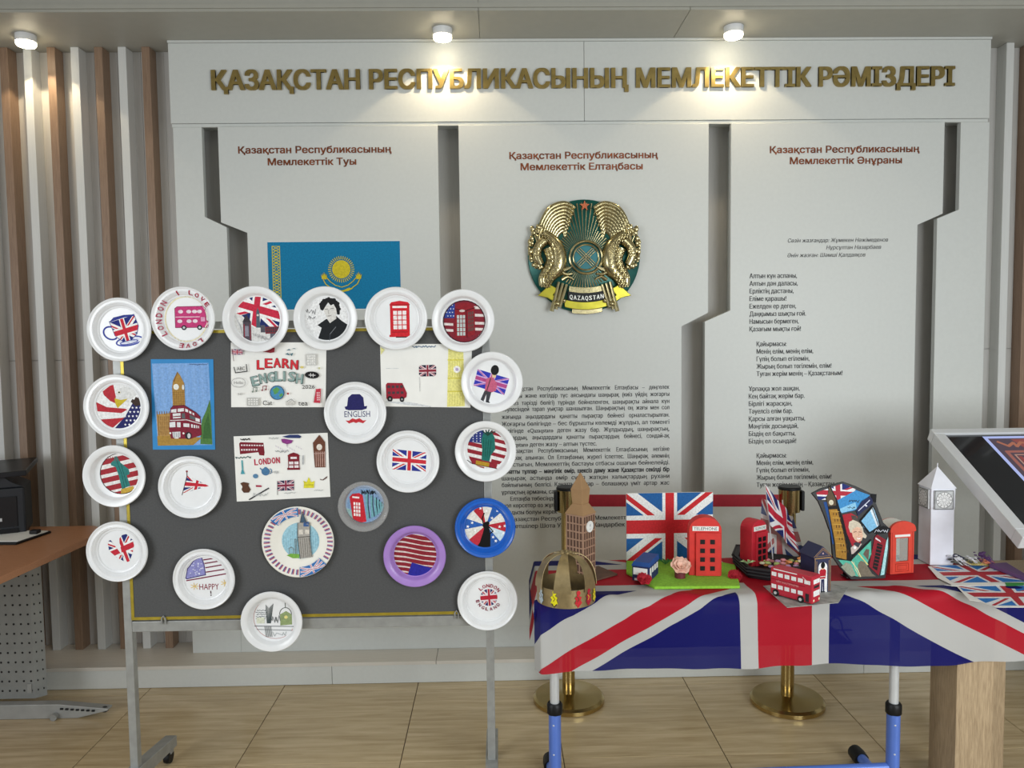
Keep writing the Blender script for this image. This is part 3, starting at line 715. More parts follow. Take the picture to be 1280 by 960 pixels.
# 3 union flag + scene  crop (270,350,6.737)
A = plate(320, 399, 41, 'B', 'white plate with a union flag over a grey London street sketch').crop(270, 350, 6.737)
cp = circ_poly(345, 332, 214); hp = [p for p in cp]
A.poly('E8E8E6', cp); A.flag([(120, 40), (590, 150), (560, 480), (60, 300)], ('1C2C66', 'F0F0F0', 'C42A44'), clips=[clip(cp, [(100, 100), (600, 100), (600, 400), (330, 400), (100, 260)])])
A.poly('D8D8D6', clip([(120, 260), (215, 300), (300, 400), (560, 470), (560, 560), (120, 560)], cp))
A.rect('4E4650', 216, 350, 284, 510); A.poly('39333C', [(212, 352), (245, 290), (286, 352)]); A.rect('8C8A98', 232, 385, 262, 470); A.rect('8E3440', 222, 370, 230, 500); A.rect('8E3440', 272, 370, 280, 500)
A.poly('50606C', [(326, 400), (330, 270), (342, 232), (356, 270), (360, 400)]); A.circ('D9D2C8', 342, 296, 9)
A.rect('7A3038', 400, 392, 540, 450, rot=-.03); A.grid('3A3A44', 408, 400, 530, 440, 7, 2, 6); A.rect('55555F', 362, 380, 400, 440); A.rect('5A5E68', 440, 450, 500, 500)
for i in range(12): A.scribble('A9A9AA', 290+i*12, 440+i*5, 330+i*14, 475+i*4, 5, 2, i)
for i in range(9): A.line('B5B8BC', [(150+i*6, 300+i*10), (210, 400+i*8)], 2)
done(A)
# 4 portrait
A = plate(407, 398, 39.5, 'B', 'white plate with an ink portrait of a dark-haired person in a black coat').crop(270, 350, 6.737)
A.circ('E6E7E8', 935, 332, 205)
A.poly('1B1E22', [(842, 508), (870, 430), (880, 400), (846, 378), (915, 330), (1005, 305), (1050, 345), (1110, 385), (1126, 440), (1090, 490), (1020, 525), (935, 537)])
A.poly('D8D6D2', [(926, 325), (1000, 290), (1005, 325), (950, 362)]); A.poly('D8D6D2', [(902, 220), (1004, 210), (1008, 280), (985, 325), (950, 335), (925, 315), (905, 270)])
A.poly('1A1A1C', [(868, 225), (880, 180), (925, 153), (975, 155), (1018, 180), (1036, 225), (1034, 290), (1012, 290), (1004, 240), (985, 205), (960, 215), (940, 190), (915, 225), (895, 258), (875, 250)])
for x, y, r in ((880, 205, 16), (905, 175, 16), (945, 160, 15), (990, 170, 16), (1020, 200, 15), (1030, 245, 14), (1022, 280, 13), (885, 240, 12)): A.circ('1A1A1C', x, y, r, n=10)
A.line('4A4A4C', [(912, 248), (935, 244)], 4); A.line('4A4A4C', [(958, 243), (985, 238)], 4); A.line('9C9894', [(944, 252), (938, 282), (950, 284)], 3); A.line('6A5A58', [(934, 304), (960, 300)], 4)
A.line('3A3E46', [(1000, 392), (950, 450), (940, 535)], 7); A.line('8C9094', [(998, 396), (948, 455)], 3)
A.scribble('4A4A50', 742, 290, 835, 240, 9, 3, 3); A.scribble('4A4A50', 765, 330, 832, 300, 7, 3, 5); done(A)
# 5 phone box crop (400,340,4.571)
A = plate(495, 398, 39, 'A', 'white plate with a plain bright red telephone box drawing').crop(400, 340, 4.571)
def pbox(A, x0, x1, yt, y0, y1, col, win, dark='8E1A20', nx=3, ny=4, gx=5, wy0=None, wy1=None, m=18):
    A.poly(col, [(x0-4, y0-24), (x0+8, yt+8), ((x0+x1)/2, yt), (x1-8, yt+8), (x1+4, y0-24)])
    A.rect(col, x0, y0-24, x1, y1); A.rect(dark, x0-2, y0-26, x1+2, y0-22); A.rect(win, x0+14, y0-18, x1-14, y0-6)
    A.grid(win, x0+m, wy0 or y0+10, x1-m, wy1 or y1-40, nx, ny, gx); A.rect(dark, x0+10, y1-26, x1-10, y1-22); A.rect(col, x0-6, y1-8, x1+2, y1+4)
pbox(A, 398, 508, 165, 212, 366, 'CE2530', 'F0EAEA', ny=4); A.rect('3A1A1E', 428, 368, 500, 374); done(A)
# 6 phone box on US flag
A = plate(579, 401, 39, 'B', 'white plate with a dark red telephone box over stars and stripes').crop(400, 340, 4.571)
cp = circ_poly(823, 282, 118); A.poly('7E2230', cp); A.n += 1
for y in (200, 243, 288, 322): A.clips = [cp]; A.poly('D9CFCC', [(700, y), (760, y+4), (760, y+18), (700, y+14)]); A.poly('D9CFCC', [(880, y-4), (950, y), (950, y+14), (880, y+12)])
A.poly('2B3F8C', [(700, 170), (772, 165), (768, 262), (700, 262)]); A.clips = None
for i in range(4):
    for j in range(3): A.star('DDE2EE', 725+j*16+(i % 2)*6, 190+i*20, 5)
A.poly('8A1E28', [(772, 210), (800, 178), (850, 176), (884, 205), (884, 355), (838, 372), (768, 372)])
A.line('3A1018', [(772, 210), (832, 222), (884, 205)], 4); A.line('3A1018', [(835, 222), (838, 372)], 4)
A.grid('B9C6C4', 782, 246, 828, 362, 3, 5, 4); A.grid('5A4A48', 846, 230, 876, 340, 3, 5, 4, sk=-.2); A.circ('C9BDB8', 812, 222, 16, 7); A.ring('3A1520', 823, 282, 118, 118, 5); done(A)
# 7 guard
A = plate(615, 478, 38.5, 'B', 'white plate with a royal guard in a bearskin hat before a blue union flag').crop(400, 340, 4.571)
A.flag([(902, 555), (1082, 612), (1052, 706), (876, 648)], ('3238B0', 'C9A6D6', 'B04A84'), th=.55)
A.poly('C25E7E', [(950, 610), (985, 598), (1012, 640), (1005, 680), (980, 690), (940, 682)]); A.poly('3E3F46', [(940, 678), (978, 688), (962, 745), (945, 745), (950, 700), (930, 740), (912, 738)])
A.circ('22242A', 922, 738, 14, 6); A.circ('22242A', 955, 747, 14, 6); A.poly('E2C79C', [(985, 582), (1008, 586), (1004, 606), (984, 604)]); A.line('4A3A3E', [(975, 610), (935, 730)], 5)
A.circ('191A1C', 1000, 562, 23, 29, rot=.15); done(A)
# 8 eagle crop (0,320,4.571)
A = plate(145.5, 508.5, 40.5, 'A', 'white plate with an eagle head over stars and stripes').crop(0, 320, 4.571)
bc = circ_poly(680, 868, 145); A.poly('E9EAEA', bc); A.clips = [bc]
R_ = 'B22A36'
A.poly(R_, [(580, 775), (640, 730), (660, 850), (620, 830), (585, 795)]); A.poly(R_, [(540, 835), (600, 865), (700, 875), (715, 880), (680, 900), (545, 888)]); A.poly(R_, [(555, 935), (640, 930), (700, 925), (650, 965), (620, 990), (565, 985)])
A.poly('1E2260', [(640, 985), (700, 920), (745, 845), (840, 840), (840, 940), (790, 1000), (700, 1035)]); A.poly('3A2A22', [(735, 835), (745, 820), (755, 825), (765, 808), (775, 815), (790, 785), (815, 850), (760, 862)])
A.poly('DADBDA', [(655, 770), (700, 748), (760, 760), (785, 790), (740, 815), (720, 840), (650, 830)]); A.poly('C7B12C', [(645, 815), (680, 825), (720, 818), (690, 845), (670, 862), (660, 872), (648, 845)])
A.circ('E8E4D0', 672, 782, 9); A.circ('222222', 672, 782, 5); A.clips = None
for i in range(6):
    for j in range(5):
        x, y = 700+j*22+(i % 2)*8, 870+i*24
        if hypot(x-680, y-868) < 128 and x+y > 1610: A.star('F0F0F4', x, y, 8)
done(A)
# 9 bowler hat, crop (400,340)
A = plate(444, 516, 39, 'A', 'white plate with a navy bowler hat, the word ENGLISH and a red moustache').crop(400, 340, 4.571)
N_ = '25245E'
A.poly(N_, [(150, 775), (158, 720), (180, 700), (225, 700), (245, 720), (250, 775)]); A.poly(N_, [(137, 772), (150, 768), (250, 770), (266, 768), (262, 784), (235, 792), (160, 792), (142, 786)])
A.text('2A2D66', 'ENGLISH', 208, 814, 146, 34, off=.0)
A.poly('C4343C', [(140, 850), (160, 852), (180, 838), (200, 845), (220, 838), (240, 852), (260, 850), (240, 868), (215, 860), (200, 866), (185, 860), (160, 868)]); done(A)
# 10 plain union flag, crop (440,510,5.333)
A = plate(510, 577, 39.5, 'A', 'white plate with one neat rectangular union flag at its centre').crop(440, 510, 5.333)
A.flag([(270, 275), (495, 303), (487, 433), (262, 412)], ('2A3590', 'F0F0F0', 'CC2F3C')); done(A)
# 11 liberty right
A = plate(607, 564, 38.5, 'B', 'white plate with a green statue over red stripes, at the right edge of the board').crop(440, 510, 5.333)
cp = circ_poly(900, 278, 132); A.poly('E2E0DE', cp); A.clips = [cp]
for y in (235, 285, 335, 385): A.poly('8E2430', [(760, y-15), (880, y+15), (880, y+42), (760, y+12)])
for y in (170, 215, 262, 312, 360): A.poly('8E2430', [(930, y-15), (1040, y+15), (1040, y+40), (925, y+8)])
A.poly('2A3678', [(760, 150), (880, 150), (880, 240), (760, 225)]); A.clips = None
for i in range(4):
    for j in range(3): A.star('DDE0EE', 808+j*24, 172+i*17, 6)
A.poly('1E6B62', [(875, 175), (900, 160), (935, 168), (952, 200), (955, 280), (925, 320), (912, 370), (862, 355), (868, 280), (862, 220)])
for k in range(5): A.line('1D4038', [(905, 185), (872+k*22, 145+abs(k-2)*6)], 8)
for k in range(4): A.line('0F4540', [(880+k*16, 200+k*6), (872+k*14, 330)], 3)
A.poly('8E2430', [(780, 335), (970, 375), (960, 410), (800, 375)]); A.poly('B08A28', [(825, 352), (915, 372), (910, 402), (822, 385)]); A.line('3A1A1C', [(765, 350), (800, 375), (965, 412)], 4); done(A)
# 12 liberty left, crop (90,530)
A = plate(143.5, 595, 39, 'B', 'white plate with a green statue over red stripes, at the left edge of the board').crop(90, 530, 4.571)
cp = circ_poly(268, 288, 117); A.poly('E4E2E0', cp); A.clips = [cp]
for y in (200, 255, 305, 355, 400): A.poly('9E2A34', [(150, y+12), (385, y-40), (385, y-8), (150, y+42)])
A.poly('C2A040', [(265, 378), (335, 360), (340, 405), (262, 410)])
A.poly('2C7A76', [(235, 205), (258, 200), (268, 225), (312, 262), (318, 290), (300, 300), (318, 358), (270, 378), (255, 300), (240, 250), (215, 240), (212, 228)]); A.clips = None
A.line('174A48', [(248, 215), (275, 300), (285, 372)], 3); A.line('174A48', [(270, 230), (300, 360)], 3); A.circ('2C7A76', 245, 200, 12)
for k in range(5): A.line('8A3038', [(205+k*14, 215), (198+k*13, 190)], 3)
A.ring('3A2A2A', 268, 288, 117, 117, 4); done(A)
# 13 triangular flag
A = plate(237.5, 609, 39.5, 'A', 'white plate with a small triangular union pennant on a stick').crop(90, 530, 4.571)
A.flag([(640, 285), (790, 330), (770, 390), (610, 405)], UJ, clips=[[(652, 298), (772, 360), (622, 400)]]); A.line('4A2A2E', [(650, 272), (650, 300), (618, 410)], 4); A.circ('8A3038', 650, 274, 6); done(A)
# 14 clear plate
CLEAR = mat('clear_plastic', 'FFFFFF', .06, 0, 0, 10, trans=.0, alpha=.14, spec=.8)
A = plate(454.5, 633, 32, 'B', 'small clear plastic plate with a red telephone box and grey towers', CLEAR).crop(440, 510, 5.333)
A.crop(280, 530, 4.571)
cp = circ_poly(800, 463, 112); A.poly('7E9CC0', cp); A.clips = [cp]; A.poly('8FB4B4', [(690, 480), (730, 500), (740, 560), (690, 560)])
A.poly('C22834', [(714, 420), (730, 402), (770, 398), (790, 412), (808, 565), (770, 572), (730, 552)])
A.grid('F0E6E6', 736, 450, 774, 530, 3, 4, 4, 5, sk=.12); A.rect('F0E6E6', 730, 418, 770, 428, rot=.12)
for i, x in enumerate((805, 832, 853, 870, 885, 898)):
    A.poly('6FA6B0', [(x, 400+i*12), (x+14, 402+i*13), (x+22, 545-i*12), (x+4, 555-i*10)]); A.line('14202A', [(x+16, 400+i*13), (x+14, 470), (x+22, 545-i*10)], 5)
for x in (790, 812, 835, 850): A.scribble('14202A', x-8, 380, x+14, 412, 5, 4, x)
A.clips = None; A.ring('2A4658', 800, 463, 110, 110, 3); done(A)
# 15 blue plate crop (440,510,5.333)
A = plate(606.5, 660, 38.5, 'A', 'bright blue plate with a black dancer silhouette on red, white and blue rays', mat('blue_plastic', '1660C4', .3, coat=.3)).crop(440, 510, 5.333)
cc = (893, 788); cp = circ_poly(893, 788, 152)
cols = ['E3E0D8', '2A5CA8', 'E3E0D8', 'B82A38', 'C9DDE6', '2A5CA8', '8FB9D4', 'C03040', 'E3E0D8', '2D60B0', 'E6E2DA', 'B42834']
for i in range(12):
    a = radians(-105+i*30+5); b = a+radians(30)
    A.poly(cols[(i*5) % 12 if 0 else i], [cc]+[(cc[0]+150*cos(a+(b-a)*k/5), cc[1]+150*sin(a+(b-a)*k/5)) for k in range(6)], up=(i == 0))
for x, y in ((808, 682), (858, 672), (972, 690), (934, 740), (1000, 712), (978, 745), (770, 795), (820, 822), (800, 770), (985, 800), (1020, 795), (950, 830), (958, 897), (940, 870), (900, 690), (1010, 845)): A.star('F6F6F6', x, y, 12, rot=.2)
A.poly('0C0C0E', [(868, 790), (885, 765), (900, 768), (915, 765), (912, 790), (922, 850), (920, 945), (830, 935), (850, 905), (868, 850), (880, 810)]); A.line('0C0C0E', [(878, 790), (868, 740), (882, 705)], 8); A.circ('0C0C0E', 903, 775, 14); A.line('0C0C0E', [(905, 790), (940, 830), (915, 848)], 7); done(A)
# 16 heart crop (90,530)
A = plate(146.5, 689.5, 38.5, 'A', 'white plate with a heart filled with a union flag').crop(90, 530, 4.571)
hl = [(195, 688), (200, 672), (228, 662), (248, 668), (262, 690), (275, 760), (308, 808), (240, 768), (200, 730)]
hr = [(262, 690), (262, 660), (278, 640), (302, 634), (318, 650), (336, 668), (344, 700), (334, 745), (308, 808), (275, 760)]
A.flag([(175, 680), (340, 610), (390, 760), (225, 830)], UJ, clips=[hl, hr]); done(A)
# 17 HAPPY crop(200,630)
A = plate(255, 724, 39, 'A', 'white plate with a purple and red striped flag and the word HAPPY').crop(200, 630, 4.571)
A.poly('8C8CC4', [(138, 430), (150, 375), (190, 325), (232, 306), (245, 350), (252, 412), (190, 424), (145, 434)]); A.line('3A2A6A', [(138, 430), (150, 375), (190, 325), (232, 306), (245, 350), (252, 412), (190, 424), (145, 434)], 5, True)
rr = random.Random(3)
for _ in range(22): A.star('DFE2F2', rr.uniform(165, 238), rr.uniform(340, 412), 5, up=False)
for a, b in (((244, 324), (318, 314)), ((250, 345), (350, 330)), ((254, 370), (365, 352)), ((256, 396), (384, 378)), ((142, 444), (390, 404))): A.line('7A2440', [a, b], 7)
A.text('8A2438', 'HAPPY', 270, 482, 112, 34); A.line('4A2A34', [(278, 508), (279, 522)], 6); A.circ('4A2A34', 279, 532, 4)
for x, y in ((188, 478), (362, 462)):
    for k in range(7): a = k*.9; A.line('E0C27A', [(x, y), (x+24*cos(a), y+20*sin(a))], 4)
done(A)
# 18 Big Ben paper plate
A = plate(372, 678, 45.5, 'C', 'large paper plate with a clock tower on a blue disc and a striped rim', mat('paper_plate', 'EDEBE2', .6, 0, .02, 20)).crop(200, 630, 4.571)
cx, cy = 790, 219
A.circ('9CC8D8', 798, 215, 108, 106, 40)
for i in range(16): A.line('8ABBD0', [(700+i*13, 140+abs(i-8)*5), (702+i*13, 290-abs(i-8)*5)], 3)
A.poly('7BB04C', [(715, 300), (740, 290), (788, 294), (788, 318), (750, 318)])
for i in range(46):
    a = 2*pi*i/46; d = math.degrees(a) % 360
    if 222 < d < 272 or 38 < d < 88: continue
    for k, cl in ((-.018, 'B84A66'), (.018, '5A64A0')):
        A.line(cl, [(cx+166*cos(a+k), cy+163*sin(a+k)), (cx+196*cos(a+k), cy+190*sin(a+k))], 5)
def arcband(A, a0, a1, r0_, r1_, n=8):
    return [(cx+r1_*cos(radians(a0+(a1-a0)*i/n)), cy+r1_*.98*sin(radians(a0+(a1-a0)*i/n))) for i in range(n+1)]+[(cx+r0_*cos(radians(a1+(a0-a1)*i/n)), cy+r0_*.98*sin(radians(a1+(a0-a1)*i/n))) for i in range(n+1)]
BL = '3A72B4'
for a0, a1 in ((221, 271), (40, 89)):
    for i in range(10):
        b0, b1 = a0+(a1-a0)*i/10, a0+(a1-a0)*(i+1)/10; A.poly(BL, arcband(A, b0, b1, 150, 205, 1), up=(i == 0))
    m = radians((a0+a1)/2); da = radians(22); pt = lambda a, r: (cx+r*cos(a), cy+r*.98*sin(a))
    for o1, r1_, o2, r2_ in ((-da, 178, da, 178), (0, 152, 0, 203), (-da, 155, da, 201), (-da, 201, da, 155)):
        A.line('E8E6EA', [pt(m+o1+(o2-o1)*k/6, r1_+(r2_-r1_)*k/6) for k in range(7)], 11); A.line('C2506A' if o1 == 0 or r1_ == 178 else 'B86C84', [pt(m+o1+(o2-o1)*k/6, r1_+(r2_-r1_)*k/6) for k in range(7)], 4)
A.poly('A8A49E', [(782, 165), (786, 110), (855, 108), (852, 200), (862, 310), (795, 320), (788, 220)]); A.poly('4E6478', [(800, 108), (818, 50), (838, 108)]); A.rect('3D5F96', 818, 104, 850, 132)
A.rect('D8D2C8', 790, 150, 814, 178); A.rect('D8D2C8', 826, 150, 850, 176); A.line('54504C', [(782, 195), (855, 190)], 4); A.line('54504C', [(786, 110), (782, 190), (795, 320)], 3); A.line('54504C', [(855, 108), (852, 200), (862, 310)], 3)
for i in range(5): A.line('6C6862', [(796+i*13, 200), (803+i*12, 314)], 2.5)
A.line('54504C', [(800, 108), (818, 40), (838, 108)], 3, True); A.line('6A6A66', [(770, 290), (766, 205), (774, 205), (776, 290)], 3); A.line('7A7A76', [(735, 290), (732, 260), (745, 250), (758, 262), (756, 290)], 3)
done(A, True)
# 19 purple plate crop (440,640)
A = plate(518.5, 695, 39.5, 'B', 'lilac plate with a striped flag and a blue corner', mat('lilac_plastic', 'A983D0', .35, coat=.2)).crop(440, 640, 4.571)
cp = circ_poly(358, 245, 137); A.poly('D9CBC6', cp); A.clips = [cp]
for i in range(9):
    y = 122+i*29; A.poly('8A2632', [(220, y-8), (300, y), (420, y+24), (500, y+34), (500, y+54), (400, y+44), (300, y+20), (220, y+10)])
A.poly('2B2A96', [(338, 296), (470, 336), (440, 380), (400, 392), (308, 384)]); A.clips = None; done(A)
# 20 sketch crop (200,630)
A = plate(340, 776.5, 39, 'B', 'white plate with a green and grey pencil sketch, hanging below the board edge').crop(200, 630, 4.571)
A.ring('B98A88', 652, 660, 124, 122, 3); A.poly('8FA070', [(680, 640), (715, 620), (748, 640), (748, 700), (680, 705)]); A.ring('4A5048', 712, 640, 34, 40, 4, pi, 2*pi); A.line('4A5048', [(712, 600), (712, 572)], 4)
A.circ('E4D88C', 714, 656, 10)
for k in range(8): A.line('445052', [(604+k*3, 690), (600+k*6, 600-abs(k-3)*6)], 3)
for k in range(5): A.scribble('4E5A5C', 545, 610+k*12, 600, 618+k*12, 6, 2.5, k)
A.line('5A6062', [(532, 705), (760, 712)], 4); A.line('5A6062', [(545, 725), (755, 735)], 3); A.scribble('6E7476', 630, 640, 678, 690, 9, 3, 4)
for k in range(6): A.line('7A8082', [(590+k*7, 710), (596+k*7, 770)], 3)
A.scribble('A8B0B2', 640, 740, 720, 770, 6, 3, 8); A.scribble('C98C88', 745, 725, 775, 760, 6, 3, 2); A.rect('D8DCC8', 545, 655, 590, 690); done(A)
# 21 London England crop (440,640)
A = plate(609.5, 751, 38.5, 'A', 'white plate with a round union flag between the words LONDON and ENGLAND').crop(440, 640, 4.571)
A.flag([(725, 440), (835, 430), (845, 555), (730, 560)], ('2A2A66', 'E4D8DC', 'B8283A'), clips=[circ_poly(782, 496, 50)])
rimtext(A, 'LONDON', 782, 496, 70, -42, 52, 20, 17, 'A03048'); rimtext(A, 'ENGLAND', 782, 496, 68, 252, 128, 18, 15, '8A3048', False); done(A)
# ---------------------------------------------------------------- drawings on paper
def sheet(name, pts, label, m, cat='drawing', k=None, y=.0016):
    P = [wy(a, b, YBD-y) for a, b in pts]; cx = sum(p.x for p in P)/4; cz = sum(p.z for p in P)/4
    o = MB().prism([(p.x-cx, p.z-cz) for p in P], -.0008, 0).build(name, m, None, world=False); o.location = (cx, YBD-y+.0008, cz)
    tag(o, label, cat); pc = (sum(p[0] for p in pts)/4, sum(p[1] for p in pts)/4)
    A = Art(0, 0, 1, pc, YBD/F); A.base = -.0008; A.par = o; return A
# Big Ben painting crop (180,440,7.38)
A = sheet('tower_painting', [(188.5, 449), (266.5, 449), (269, 562), (191, 562)], 'painting of a clock tower and red double-decker bus with a blue border', mat('blue_card', '1E83C4', .6)).crop(180, 440, 7.38)
A.poly('7FA8DC', [(92, 104), (606, 104), (616, 860), (116, 860)])
for i in range(14): A.line('7AA4DA' if i % 2 else '84ACE0', [(110+i*36, 120), (118+i*36, 500)], 16)
A.poly('4E7A40', [(606, 440), (570, 540), (530, 620), (515, 700), (505, 850), (614, 856), (612, 500)]); A.poly('3A6434', [(590, 560), (545, 680), (530, 800), (610, 800)]); A.poly('A8843C', [(114, 770), (240, 765), (520, 790), (440, 858), (116, 860)])
A.poly('B08A50', [(116, 570), (240, 560), (240, 770), (120, 770)]); A.rect('8A6638', 128, 585, 136, 765); A.grid('9A7440', 145, 590, 230, 760, 5, 4, 6)
for k in range(6): A.line('8A6638', [(122+k*22, 572), (122+k*22, 545)], 6)
A.poly('A98240', [(268, 320), (278, 262), (320, 180), (345, 215), (380, 290), (380, 500), (268, 500)]); A.poly('7E5C2A', [(278, 270), (318, 185), (325, 185), (290, 275)])
for k in range(8): A.line('8A6834', [(270, 350+k*20), (380, 352+k*20)], 3)
for k in range(5): A.line('8A6834', [(285+k*20, 360), (285+k*20, 495)], 3)
A.circ('E4E6E0', 305, 320, 25, 27); A.circ('DCE0DC', 368, 324, 10, 24)
MR = '7E2034'
A.poly(MR, [(240, 580), (246, 520), (270, 494), (370, 488), (480, 560), (515, 600), (522, 765), (420, 800), (240, 795), (226, 700)])
A.line('4A1020', [(246, 520), (270, 494), (370, 488), (480, 560), (515, 600)], 5)
W_ = 'E0E2E4'
for q in ([(252, 528), (300, 522), (298, 555), (250, 555)], [(312, 520), (368, 516), (368, 545), (310, 550)], [(380, 520), (405, 530), (405, 556), (380, 548)], [(415, 540), (435, 550), (435, 572), (415, 562)], [(445, 556), (460, 566), (460, 585), (445, 576)],
          [(265, 565), (335, 560), (335, 584), (265, 590)], [(265, 598), (335, 594), (335, 606), (265, 610)], [(232, 645), (285, 640), (285, 690), (232, 692)], [(300, 645), (332, 645), (332, 692), (300, 690)], [(358, 655), (412, 660), (412, 692), (358, 688)],
          [(428, 664), (444, 668), (444, 698), (428, 696)], [(452, 670), (466, 674), (466, 702), (452, 700)], [(474, 674), (484, 678), (484, 702), (474, 702)], [(492, 680), (500, 683), (500, 704), (492, 702)], [(470, 605), (508, 618), (508, 648), (470, 636)], [(254, 735), (328, 732), (326, 785), (260, 785)]): A.poly(W_, q, False)
A.poly('5A6062', [(345, 565), (375, 562), (378, 615), (346, 612)]); A.poly('5A6062', [(418, 575), (468, 600), (468, 630), (418, 612)]); A.line('E0DCDC', [(240, 628), (390, 624), (520, 665)], 7)
for k in range(5): A.line('6A6C70', [(264+k*13, 740), (264+k*13, 780)], 4)
A.circ('222226', 400, 770, 30, 34); A.circ('C9CCCE', 405, 772, 15, 24); A.circ('F0F0E8', 236, 745, 9); A.circ('F0F0E8', 356, 748, 9); A.rect('E6E6DC', 272, 786, 310, 796)
A.scribble('4A5A7A', 430, 110, 600, 124, 16, 3, 2); A.build(A.par, mtx=Matrix.Translation((0, A.base, 0)))
# LEARN ENGLISH crop (180,340,4.571)
A = sheet('learn_english_poster', [(288.5, 428), (408, 428), (407, 509), (289, 509)], 'white paper poster lettered LEARN ENGLISH 2026 with small doodles', PAPER).crop(180, 340, 4.571)
def word(A, t, pts, w, h, col, dark):
    for ch, (x, y, a) in zip(t, pts):
        A.text(dark, ch, x+1, y+1, w+5, h+5, rot=a, off=.06); A.text(col, ch, x, y, w, h, rot=a, off=.045)
word(A, 'LEARN', [(668, 528, .02), (714, 520, .02), (762, 518, 0), (812, 522, .05), (860, 530, .08)], 34, 48, 'D2343E', '7E2028')
word(A, 'ENGLISH', [(634, 620, -.22), (680, 606, -.15), (727, 598, -.08), (768, 594, 0), (802, 594, .02), (845, 598, .08), (888, 610, .12)], 32, 50, '8FA8A4', '465A58')
A.text('3A3A3C', '2026', 938, 657, 72, 22, off=0); A.circ('4A8CB8', 760, 688, 39); A.poly('5A9A5A', [(735, 670), (760, 655), (775, 670), (762, 690), (745, 700)]); A.poly('5A9A5A', [(770, 700), (790, 690), (792, 705), (775, 715)]); A.ring('2A4A6A', 760, 688, 39, 39, 4)
A.circ('1C1C1E', 960, 590, 40, 20, rot=.08); A.line('E8E8E8', [(942, 590), (978, 592)], 4); A.line('E8E8E8', [(952, 580), (952, 600)], 3); A.line('E8E8E8', [(966, 582), (966, 602)], 3)
A.poly('C23A4C', [(980, 670), (1008, 668), (1002, 750), (965, 748)]); A.grid('E8C8CC', 984, 688, 1000, 735, 2, 4, 4)
A.flag([(512, 438), (575, 442), (572, 470), (512, 468)], ('5A3A6A', 'E0C8CC', 'A8324A')); A.line('6A4A4A', [(514, 436), (522, 505)], 3)
A.poly('8A2A34', [(690, 440), (755, 432), (752, 458), (730, 462), (688, 455)]); A.line('2E2E30', [(522, 540), (530, 572), (595, 564), (592, 525)], 5); A.text('3A3A3C', 'ABC', 560, 548, 44, 20, off=0)
for q in ([(820, 450), (835, 440), (845, 448)], [(850, 440), (865, 436), (875, 442)], [(812, 470), (828, 462), (840, 478)], [(838, 470), (850, 482), (858, 462)]): A.poly('5A7A84', q)
A.ring('B0B0B0', 545, 628, 40, 26, 3); A.text('8A8A8C', 'Hello', 545, 628, 50, 16, off=-.01)
for x, y, cl in ((636, 670, '6A7A70'), (690, 662, '8A4A50')): A.line(cl, [(x-10, y+10), (x-8, y-12), (x+12, y-14), (x+11, y+6)], 4); A.circ(cl, x-13, y+11, 5); A.circ(cl, x+8, y+7, 5)
A.rect('C9C9C6', 930, 470, 985, 535); A.grid('E4E4E0', 936, 476, 980, 530, 4, 4, 4); A.scribble('B5B5B2', 540, 700, 565, 682, 5, 3, 2)
A.rect('B8B8B4', 590, 715, 655, 760); A.grid('E4E4E0', 596, 720, 650, 755, 4, 3, 5); A.text('2A2A2C', 'Cat', 705, 745, 54, 26, off=.01); A.text('2A2A2C', 'tea', 905, 752, 54, 22, off=.01)
A.poly('C9C7C2', [(812, 740), (858, 735), (850, 760), (815, 762)]); A.line('8A8A8A', [(815, 738), (840, 725), (856, 740)], 3); A.circ('D8C878', 905, 545, 10, 7); A.circ('A83A44', 822, 694, 6); A.circ('C8C89C', 1002, 552, 6)
A.build(A.par, mtx=Matrix.Translation((0, A.base, 0)))
# bus + yellow tower sheet crop (400,340)
A = sheet('bus_and_flag_drawing', [(475, 430), (590, 430), (588, 509.5), (477, 508)], 'white paper drawing of a small red bus, union flag and yellow tower', PAPER).crop(400, 340, 4.571)
A.poly('E6E08C', [(735, 440), (820, 430), (824, 770), (722, 772)]); A.rect('D8CF5A', 730, 500, 822, 508); A.rect('D8CF5A', 728, 605, 822, 612); A.rect('D8CF5A', 726, 680, 822, 688)
for k in range(6): A.line('CFC760', [(738+k*15, 690), (736+k*15, 768)], 2); A.line('CFC760', [(742+k*14, 510), (742+k*14, 600)], 2)
A.circ('F4F2F0', 782, 558, 20); A.circ('B0A0C8', 782, 558, 9)
A.flag([(566, 532), (664, 530), (664, 596), (566, 596)], ('241C38', 'E0C8CC', '8A2A3C'), clips=[[(576, 530), (654, 530), (666, 545), (666, 582), (654, 596), (576, 596), (563, 582), (563, 545)]])
A.poly('9A2234', [(376, 640), (385, 630), (470, 632), (482, 660), (495, 690), (492, 712), (478, 722), (378, 722)])
A.grid('4A3A40', 384, 645, 474, 660, 4, 1, 8); A.grid('4A3A40', 386, 680, 476, 694, 4, 1, 8); A.circ('1E1E20', 398, 722, 15, 17); A.circ('1E1E20', 466, 725, 13, 16); A.circ('9A9A9C', 398, 722, 6); A.circ('9A9A9C', 466, 725, 6)
for k in range(7): A.line('D2D5D8', [(375+k*20, 738+k*3), (520+k*18, 745+k*4)], 5)
A.scribble('4A6A8A', 535, 420, 660, 432, 14, 4, 3); A.line('C9CACA', [(568, 598), (570, 680)], 3); A.line('D0D2D4', [(380, 548), (450, 548)], 3); A.poly('E2DE9A', [(350, 425), (375, 440), (352, 470)])
A.build(A.par, mtx=Matrix.Translation((0, A.base, 0)))
